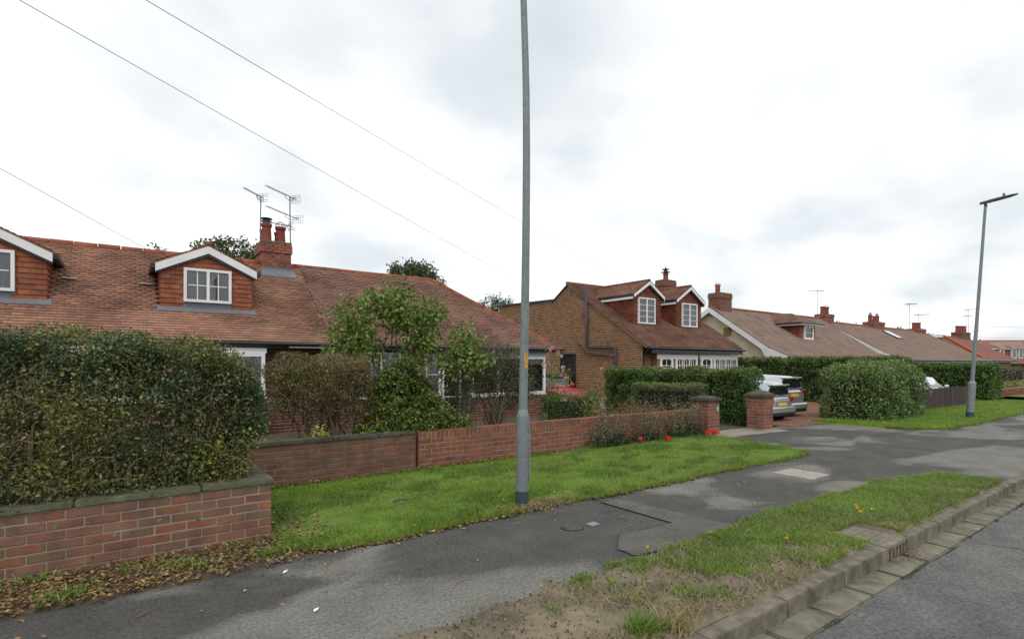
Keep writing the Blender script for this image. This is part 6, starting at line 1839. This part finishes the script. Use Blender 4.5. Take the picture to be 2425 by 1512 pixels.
# bits of litter on footpath
for (x, y, lab) in [(1.03, 3.72, 'white scrap of paper on the footpath at lower left'), (1.02, 4.55, 'small pale stone on the dark footpath near the leaf litter')]:
    t = thing('litter_scrap', (x, y, .01), lab, 'litter')
    MB().prism([(x, y, .012), (x + .03, y + .01, .013), (x + .045, y + .03, .02), (x + .01, y + .025, .016)], (0, 0, .006)).build('scrap', m_white, t)
# twigs on the footpath
for (x, y, a, L_, lab) in [(.05, 4.33, .6, .16, 'reddish broken twig on the footpath before the leaf litter'), (2.05, 3.55, .1, .10, 'pale thin twig in the middle of the footpath'), (-.15, 3.95, .4, .12, 'brown twig on the footpath at the far lower left')]:
    t = thing('twig', (x, y, .01), lab, 'twig')
    MB().tube([(x, y, .016), (x + L_ * .5 * math.cos(a), y + L_ * .5 * math.sin(a), .022), (x + L_ * math.cos(a), y + L_ * math.sin(a) + .01, .016)], [.005, .004, .002], 5).build('stick', plain('twig brown', (.20, .10, .06), .8), t)
# ------------------------------------------------------------------ cars
m_tyre = plain('tyre rubber', (.012, .012, .013), .85)
m_rim = plain('alloy rim', (.35, .36, .38), .35, metal=.7)
m_cglass = plain('car glass', (.012, .015, .018), .04, spec=.8, coat=.5)
m_tail = plain('tail lamp red', (.28, .012, .012), .15, spec=.6, coat=.6)
m_plate = plain('number plate yellow', (.75, .45, .03), .5)
m_trim = plain('black trim', (.015, .016, .018), .6)
def car(name, label, paint, pos, rz, L_, W, Hh, prof, cab, suv=False, cat='car', sc=1.0):
    """rear at local y=0, front at y=L. prof: stations (y, z_sill, z_shoulder, half_w, z_bonnet). cab: (y, z, half_w) roof stations from tail to windscreen base"""
    t = thing(name, pos, label, cat, 'parked cars')
    M4 = Matrix.Translation(Vector(pos)) @ Matrix.Rotation(rz, 4, 'Z') @ Matrix.Scale(sc, 4)
    def tr(p): return tuple(M4 @ Vector(p))
    # lower body: loft of rings
    mb = MB(); rings = []
    for (y, zl, zs_, hw, zt) in prof:
        ring = [(-hw * .86, zl), (-hw * .97, zl + .1), (-hw, (zl + zs_) / 2), (-hw * .985, zs_ - .06), (-hw * .93, zs_), (-hw * .8, zt - .01), (-hw * .4, zt), (0, zt + .012), (hw * .4, zt), (hw * .8, zt - .01), (hw * .93, zs_), (hw * .985, zs_ - .06), (hw, (zl + zs_) / 2), (hw * .97, zl + .1), (hw * .86, zl)]
        i = len(mb.v); mb.v += [tr((x, y, z)) for x, z in ring]; rings.append(i)
    nr = 15
    for a, b in zip(rings[:-1], rings[1:]):
        for j in range(nr - 1): mb.f.append((a + j, b + j, b + j + 1, a + j + 1))
        mb.f.append((a + nr - 1, b + nr - 1, b, a))
    mb.f.append(tuple(rings[0] + j for j in range(nr))); mb.f.append(tuple(rings[-1] + j for j in range(nr - 1, -1, -1)))
    body = mb.build('body', paint, t, smooth='auto')
    md = body.modifiers.new('sub', 'SUBSURF'); md.levels = 2; md.render_levels = 2
    # glasshouse
    mb = MB(); rings = []
    for (y, z, hw) in cab['roof']:
        zb = cab['belt']
        ring = [(-cab['hwb'], zb), (-hw - (cab['hwb'] - hw) * .12, z - .10), (-hw * .92, z - .025), (-hw * .5, z), (0, z + .008), (hw * .5, z), (hw * .92, z - .025), (hw + (cab['hwb'] - hw) * .12, z - .10), (cab['hwb'], zb)]
        i = len(mb.v); mb.v += [tr((x, y if q not in (0, 8) else y + (cab['yb0'] - y) * 1.0 if y < cab['ymid'] and abs(x) == cab['hwb'] and False else y, zz)) for q, (x, zz) in enumerate(ring)]; rings.append(i)
    for a, b in zip(rings[:-1], rings[1:]):
        for j in range(8): mb.f.append((a + j, b + j, b + j + 1, a + j + 1))
    mb.f.append(tuple(rings[0] + j for j in range(9))); mb.f.append(tuple(rings[-1] + j for j in range(8, -1, -1)))
    roofo = mb.build('cabin', paint, t, smooth='auto')
    def quad(nm, pts, m, push=.0, th=None, parent=t):
        mb = MB(); mb.poly([tr(p) for p in pts]); o = mb.build(nm, m, parent); return o
    r0 = cab['roof'][0]; r1 = cab['roof'][-1]; hb = cab['hwb']; zb = cab['belt']
    # rear window, windscreen, side windows stand just proud of the cabin
    st = cab['roof']
    def band(nm, rows):
        mb = MB()
        for (ya, za, wa), (yb2, zb2, wb) in zip(rows[:-1], rows[1:]):
            p = [(-wa, ya, za), (wa, ya, za), (wb, yb2, zb2), (-wb, yb2, zb2)]
            mb.poly([tr(q) for q in p])
        mb.build(nm, m_cglass, t)
    band('rear_window', [(st[0][0] - .012, zb + .07, hb * .86), (st[0][0] - .012, st[0][1] - .03, st[0][2] * .98)])
    band('windscreen', [(st[-1][0] - .03, st[-1][1] + .022, st[-1][2] * .9), (st[-2][0] + .01, st[-2][1] + .014, st[-2][2] * .88), (st[-3][0] + .06, st[-3][1] + .004, st[-3][2] * .84)])
    for s in (-1, 1):
        st = cab['roof']
        zt = min(p[1] for p in st[1:-1]) - .11
        f = (zt - zb) / (st[1][1] - .10 - zb)
        hx = hb + (st[1][2] + (hb - st[1][2]) * .12 - hb) * f
        ya, yb_ = st[0][0] + .28, st[-1][0] - .3
        ym = (ya + yb_) / 2
        for (p, q) in ((ya, ym - .04), (ym + .04, yb_)):
            pts = [(s * (hb + .006), p, zb + .05), (s * (hb + .006), q, zb + .05), (s * (hx + .012), q - (.25 if q == yb_ else 0), zt), (s * (hx + .012), p + (.12 if p == ya else 0), zt)]
            quad('side_window', pts if s > 0 else pts[::-1], m_cglass)
    # wheels
    wr = cab.get('wr', .32)
    for yy in (cab['wy'][0], cab['wy'][1]):
        for s in (-1, 1):
            c = (s * (W / 2 - .11), yy, wr)
            o = MB(); o.tube([tr((c[0] - .1, yy, wr)), tr((c[0] - .085, yy, wr)), tr((c[0] + .085, yy, wr)), tr((c[0] + .1, yy, wr))], [wr * .9, wr, wr, wr * .9], 24)
            wh = o.build('wheel', m_tyre, t, smooth='auto')
            o = MB(); o.tube([tr((c[0] + s * .06, yy, wr)), tr((c[0] + s * .106, yy, wr))], [wr * .66, wr * .62], 16); o.build('rim', m_rim, wh)
            # arch
            o = MB(); o.tube([tr((s * (W / 2 - .02), yy + math.cos(a) * (wr + .05), wr + math.sin(a) * (wr + .05))) for a in np.linspace(-.1, math.pi + .1, 12)], .03, 6); o.build('wheel_arch', m_trim, t)
    # rear furniture
    yz = prof[0][0]
    def rb(nm, x0, x1, y0, y1, z0, z1, m, bev=.01):
        mb = MB().box(x0, x1, y0, y1, z0, z1); mb.v = [tr(p) for p in mb.v]; return mb.build(nm, m, t, bevel=bev)
    zt = cab['tail']
    for s in (-1, 1):
        rb('tail_light', *sorted((s * W * .30, s * W * .44)), yz - .006, yz + .12, zt, zt + cab.get('th', .13), m_tail)
    rb('tailgate_panel', -W * .26, W * .26, yz - .012, yz + .1, zt - .16, zt + .06, paint)
    rb('number_plate', -.26, .26, yz - .03, yz - .013, zt - .14, zt - .03, m_plate, .002)
    rb('rear_bumper', -W * .47, W * .47, yz - .06, yz + .25, .30, .55, paint, .04)
    rb('bumper_trim', -W * .45, W * .45, yz - .05, yz + .25, .20, .31, m_trim, .03)
    rb('front_bumper', -W * .45, W * .45, prof[-1][0] - .22, prof[-1][0] + .04, .22, .5, paint, .05)
    rb('grille', -W * .22, W * .22, prof[-1][0] - .05, prof[-1][0] + .05, .42, .55, m_trim, .01)
    for s in (-1, 1):
        rb('headlight', *sorted((s * W * .28, s * W * .46)), prof[-1][0] - .3, prof[-1][0] - .06, prof[-1][2] - .16, prof[-1][2] - .01, plain('headlamp', (.6, .62, .64), .1, coat=.5), .02)
        rb('door_mirror', *sorted((s * (W / 2 + .0), s * (W / 2 + .17))), r1[0] - .42, r1[0] - .28, zb + .02, zb + .15, paint, .03)
    if cab.get('spoiler'):
        rb('spoiler', -r0[2] * .95, r0[2] * .95, r0[0] - .13, r0[0] + .22, r0[1] + .02, r0[1] + .055, paint, .012)
        rb('rear_wiper', -.02, .3, r0[0] - .03, r0[0] - .015, zb + .05, zb + .07, m_trim, .003)
    return t
silver = plain('silver car paint', (.42, .45, .47), .25, metal=.6, spec=.5, coat=.8)
grey = plain('pale silver car paint', (.50, .52, .53), .25, metal=.6, spec=.5, coat=.8)
redp = plain('red car paint', (.42, .02, .035), .3, spec=.5, coat=.5)
hatch_prof = [(0, .32, .82, .74, .86), (.12, .22, .88, .84, .92), (.9, .2, .92, .87, .95), (2.2, .2, .92, .88, .95), (3.0, .2, .90, .87, .92), (3.7, .22, .80, .84, .84), (4.05, .28, .68, .74, .72), (4.2, .34, .6, .6, .62)]
hatch_cab = dict(roof=[(.15, 1.30, .56), (.34, 1.43, .585), (1.2, 1.49, .60), (2.1, 1.46, .60), (2.65, 1.25, .56), (3.05, .95, .62)], belt=.92, hwb=.78, yb0=.1, ymid=1, wy=(.72, 3.35), wr=.32, tail=.72, th=.18, spoiler=True)
suv_prof = [(0, .42, .98, .80, 1.02), (.12, .3, 1.06, .92, 1.1), (.9, .28, 1.1, .95, 1.12), (2.4, .28, 1.1, .96, 1.12), (3.2, .28, 1.06, .95, 1.08), (4.1, .3, .98, .92, 1.02), (4.5, .36, .86, .82, .9), (4.65, .42, .76, .68, .8)]
suv_cab = dict(roof=[(.15, 1.52, .63), (.34, 1.61, .65), (1.3, 1.67, .66), (2.4, 1.64, .66), (2.95, 1.40, .62), (3.4, 1.10, .68)], belt=1.1, hwb=.85, yb0=.1, ymid=1, wy=(.85, 3.7), wr=.38, tail=.95, th=.13, spoiler=True)
car('parked_car', 'silver hatchback seen from behind beside the sloped-cap gate pillar', silver, (15.5, 7.95, 0), R(-3), 4.2, 1.76, 1.49, hatch_prof, hatch_cab, sc=.8)
car('parked_car', 'taller pale silver SUV behind the silver hatchback on the driveway', grey, (17.15, 8.4, 0), R(-2), 4.65, 1.92, 1.67, suv_prof, suv_cab, suv=True, sc=.8)
car('parked_car', 'red car with its bonnet showing above the low dark hedge', redp, (12.72, 17.3, 0), R(180), 4.2, 1.70, 1.45, hatch_prof, hatch_cab, sc=.9)
car('parked_car', 'white car roof showing over the dark board fence', plain('white car paint', (.7, .72, .73), .25, coat=.6), (24.2, 7.75, 0), R(-90), 4.2, 1.76, 1.45, hatch_prof, dict(hatch_cab), sc=.8)
# ------------------------------------------------------------------ person in the doorway
def person(base, rz, label):
    t = thing('person', base, label, 'person')
    J = {'pel': (0, 0, .92), 'wai': (0, .02, 1.06), 'che': (0, .05, 1.27), 'nck': (0, .09, 1.44), 'hd': (0, .13, 1.52), 'hd2': (0, .145, 1.62), 'hd3': (0, .14, 1.69),
         'shL': (-.17, .06, 1.37), 'elL': (-.24, .02, 1.10), 'wrL': (-.2, .2, .98), 'haL': (-.17, .27, .97), 'shR': (.17, .06, 1.37), 'elR': (.23, .05, 1.10), 'wrR': (.13, .28, 1.05), 'haR': (.1, .35, 1.05),
         'hiL': (-.09, 0, .86), 'knL': (-.10, .04, .48), 'anL': (-.10, -.02, .09), 'toL': (-.11, .14, .04), 'hiR': (.09, 0, .86), 'knR': (.10, .05, .48), 'anR': (.10, 0, .09), 'toR': (.11, .16, .04)}
    rad = {'pel': (.15, .11), 'wai': (.145, .105), 'che': (.17, .12), 'nck': (.055, .055), 'hd': (.065, .075), 'hd2': (.078, .095), 'hd3': (.06, .075), 'shL': (.07, .07), 'elL': (.048, .048), 'wrL': (.035, .035), 'haL': (.03, .04),
           'shR': (.07, .07), 'elR': (.048, .048), 'wrR': (.035, .035), 'haR': (.03, .04), 'hiL': (.095, .1), 'knL': (.06, .06), 'anL': (.045, .045), 'toL': (.045, .035), 'hiR': (.095, .1), 'knR': (.06, .06), 'anR': (.045, .045), 'toR': (.045, .035)}
    E_ = [('pel', 'wai'), ('wai', 'che'), ('che', 'nck'), ('nck', 'hd'), ('hd', 'hd2'), ('hd2', 'hd3'), ('che', 'shL'), ('shL', 'elL'), ('elL', 'wrL'), ('wrL', 'haL'), ('che', 'shR'), ('shR', 'elR'), ('elR', 'wrR'), ('wrR', 'haR'),
          ('pel', 'hiL'), ('hiL', 'knL'), ('knL', 'anL'), ('anL', 'toL'), ('pel', 'hiR'), ('hiR', 'knR'), ('knR', 'anR'), ('anR', 'toR')]
    for s, hnd in ((-1, 'haL'), (1, 'haR')):       # five fingers each
        hp_ = Vector(J[hnd])
        for f in range(5):
            nm = f'{hnd}f{f}'
            if f == 4:
                J[nm] = tuple(hp_ + Vector((-s * .05, .0, .03))); J[nm + 'b'] = tuple(hp_ + Vector((-s * .06, .035, .035)))
            else:
                l = (.055, .065, .06, .045)[f]
                J[nm] = tuple(hp_ + Vector((s * (-.03 + .02 * f), l, .0))); J[nm + 'b'] = tuple(hp_ + Vector((s * (-.03 + .02 * f), l + .02, -.028)))
            rad[nm] = (.010, .010); rad[nm + 'b'] = (.008, .008)
            E_ += [(hnd, nm), (nm, nm + 'b')]
    names = list(J)
    me = bpy.data.meshes.new('body')
    me.from_pydata([J[n_] for n_ in names], [(names.index(a), names.index(b)) for a, b in E_], [])
    o = bpy.data.objects.new('body', me); COL.objects.link(o)
    o.modifiers.new('skin', 'SKIN'); sm = o.modifiers.new('sub', 'SUBSURF'); sm.levels = 2; sm.render_levels = 2
    for i, n_ in enumerate(names):
        me.skin_vertices[0].data[i].radius = rad[n_]; me.skin_vertices[0].data[i].use_root = (n_ == 'pel')
    dg = bpy.context.evaluated_depsgraph_get(); dg.update()
    m2 = bpy.data.meshes.new_from_object(o.evaluated_get(dg))
    bpy.data.objects.remove(o)
    skin = plain('skin', (.50, .30, .22), .6); navy = plain('navy jacket', (.025, .04, .11), .8); trou = plain('dark trousers', (.03, .03, .035), .85); shoe = plain('shoes', (.015, .013, .012), .6)
    m2.materials.clear()
    for mm in (skin, navy, trou, shoe): m2.materials.append(mm)
    hv = [Vector(J['haL']), Vector(J['haR'])]
    for p in m2.polygons:
        c = p.center
        if c.z < .1: p.material_index = 3
        elif min((c - h).length for h in hv) < .11: p.material_index = 0
        elif c.z > 1.45: p.material_index = 0
        elif c.z > .93 or abs(c.x) > .19: p.material_index = 1
        else: p.material_index = 2
        p.use_smooth = True
    bo = bpy.data.objects.new('body', m2); COL.objects.link(bo); bo.parent = t
    # hair, face
    hv_ = MB()
    n_ = 14
    for r in range(7):
        a = math.pi / 2 * r / 6 * 1.25
        for j in range(n_):
            b = 2 * math.pi * j / n_
            z = 1.62 + .118 * math.cos(a); rr_ = .105 * math.sin(a)
            y = .13 + rr_ * math.sin(b) * 1.12
            if r > 3 and math.sin(b) > .35: z = max(z, 1.655)
            hv_.v.append((rr_ * math.cos(b), y, z))
    for r in range(6):
        for j in range(n_):
            j2 = (j + 1) % n_
            hv_.f.append((r * n_ + j, (r + 1) * n_ + j, (r + 1) * n_ + j2, r * n_ + j2))
    me = bpy.data.meshes.new('hair'); me.from_pydata(hv_.v, [], hv_.f); me.materials.append(plain('grey-white hair', (.50, .48, .42), .8))
    me.polygons.foreach_set('use_smooth', [True] * len(me.polygons))
    h = bpy.data.objects.new('hair', me); COL.objects.link(h); h.parent = t
    for nm, pts, m_ in (('nose', [((0, .235, 1.585), .016), ((0, .225, 1.62), .009)], skin), ('mouth', [((-.025, .222, 1.545), .006), ((.025, .222, 1.545), .006)], plain('lips', (.35, .12, .1), .6)),
                        ('eye', [((-.032, .222, 1.615), .011), ((-.032, .228, 1.615), .008)], m_trim), ('eye', [((.032, .222, 1.615), .011), ((.032, .228, 1.615), .008)], m_trim),
                        ('ear', [((-.083, .13, 1.58), .014), ((-.083, .12, 1.63), .014)], skin), ('ear', [((.083, .13, 1.58), .014), ((.083, .12, 1.63), .014)], skin)):
        mb = MB().tube([p for p, _ in pts], [r for _, r in pts], 8)
        me = bpy.data.meshes.new(nm); me.from_pydata(mb.v, [], mb.f); me.materials.append(m_)
        q_ = bpy.data.objects.new(nm, me); COL.objects.link(q_); q_.parent = t
    t.rotation_euler = (0, 0, rz)
    return t
person((17.1, 19.55, -.12), R(205), 'grey-haired person in a navy jacket standing at the dark side doorway')
t = thing('hanging_flowers', (17.0, 19.1, 0), 'tan and yellow planter beside the person at the side doorway', 'planter')
MB().lathe((16.95, 19.1, .55), [(0, .1), (.05, .16), (.25, .2), (.28, .2)], 12).tube([(16.95, 19.1, 0), (16.95, 19.1, .58)], .03, 6).build('pot', plain('tan pot', (.36, .28, .12), .8), t, smooth='auto')
leaf_obj('foliage', np.array((16.95, 19.1, 1.05)) + RNG.normal(0, 1, (150, 3)) * np.array((.12, .14, .2)), .11, leafmat('tan leaves', [(.32, .24, .09), (.16, .14, .05), (.42, .38, .2), (.08, .07, .03)]), t, seed=77)
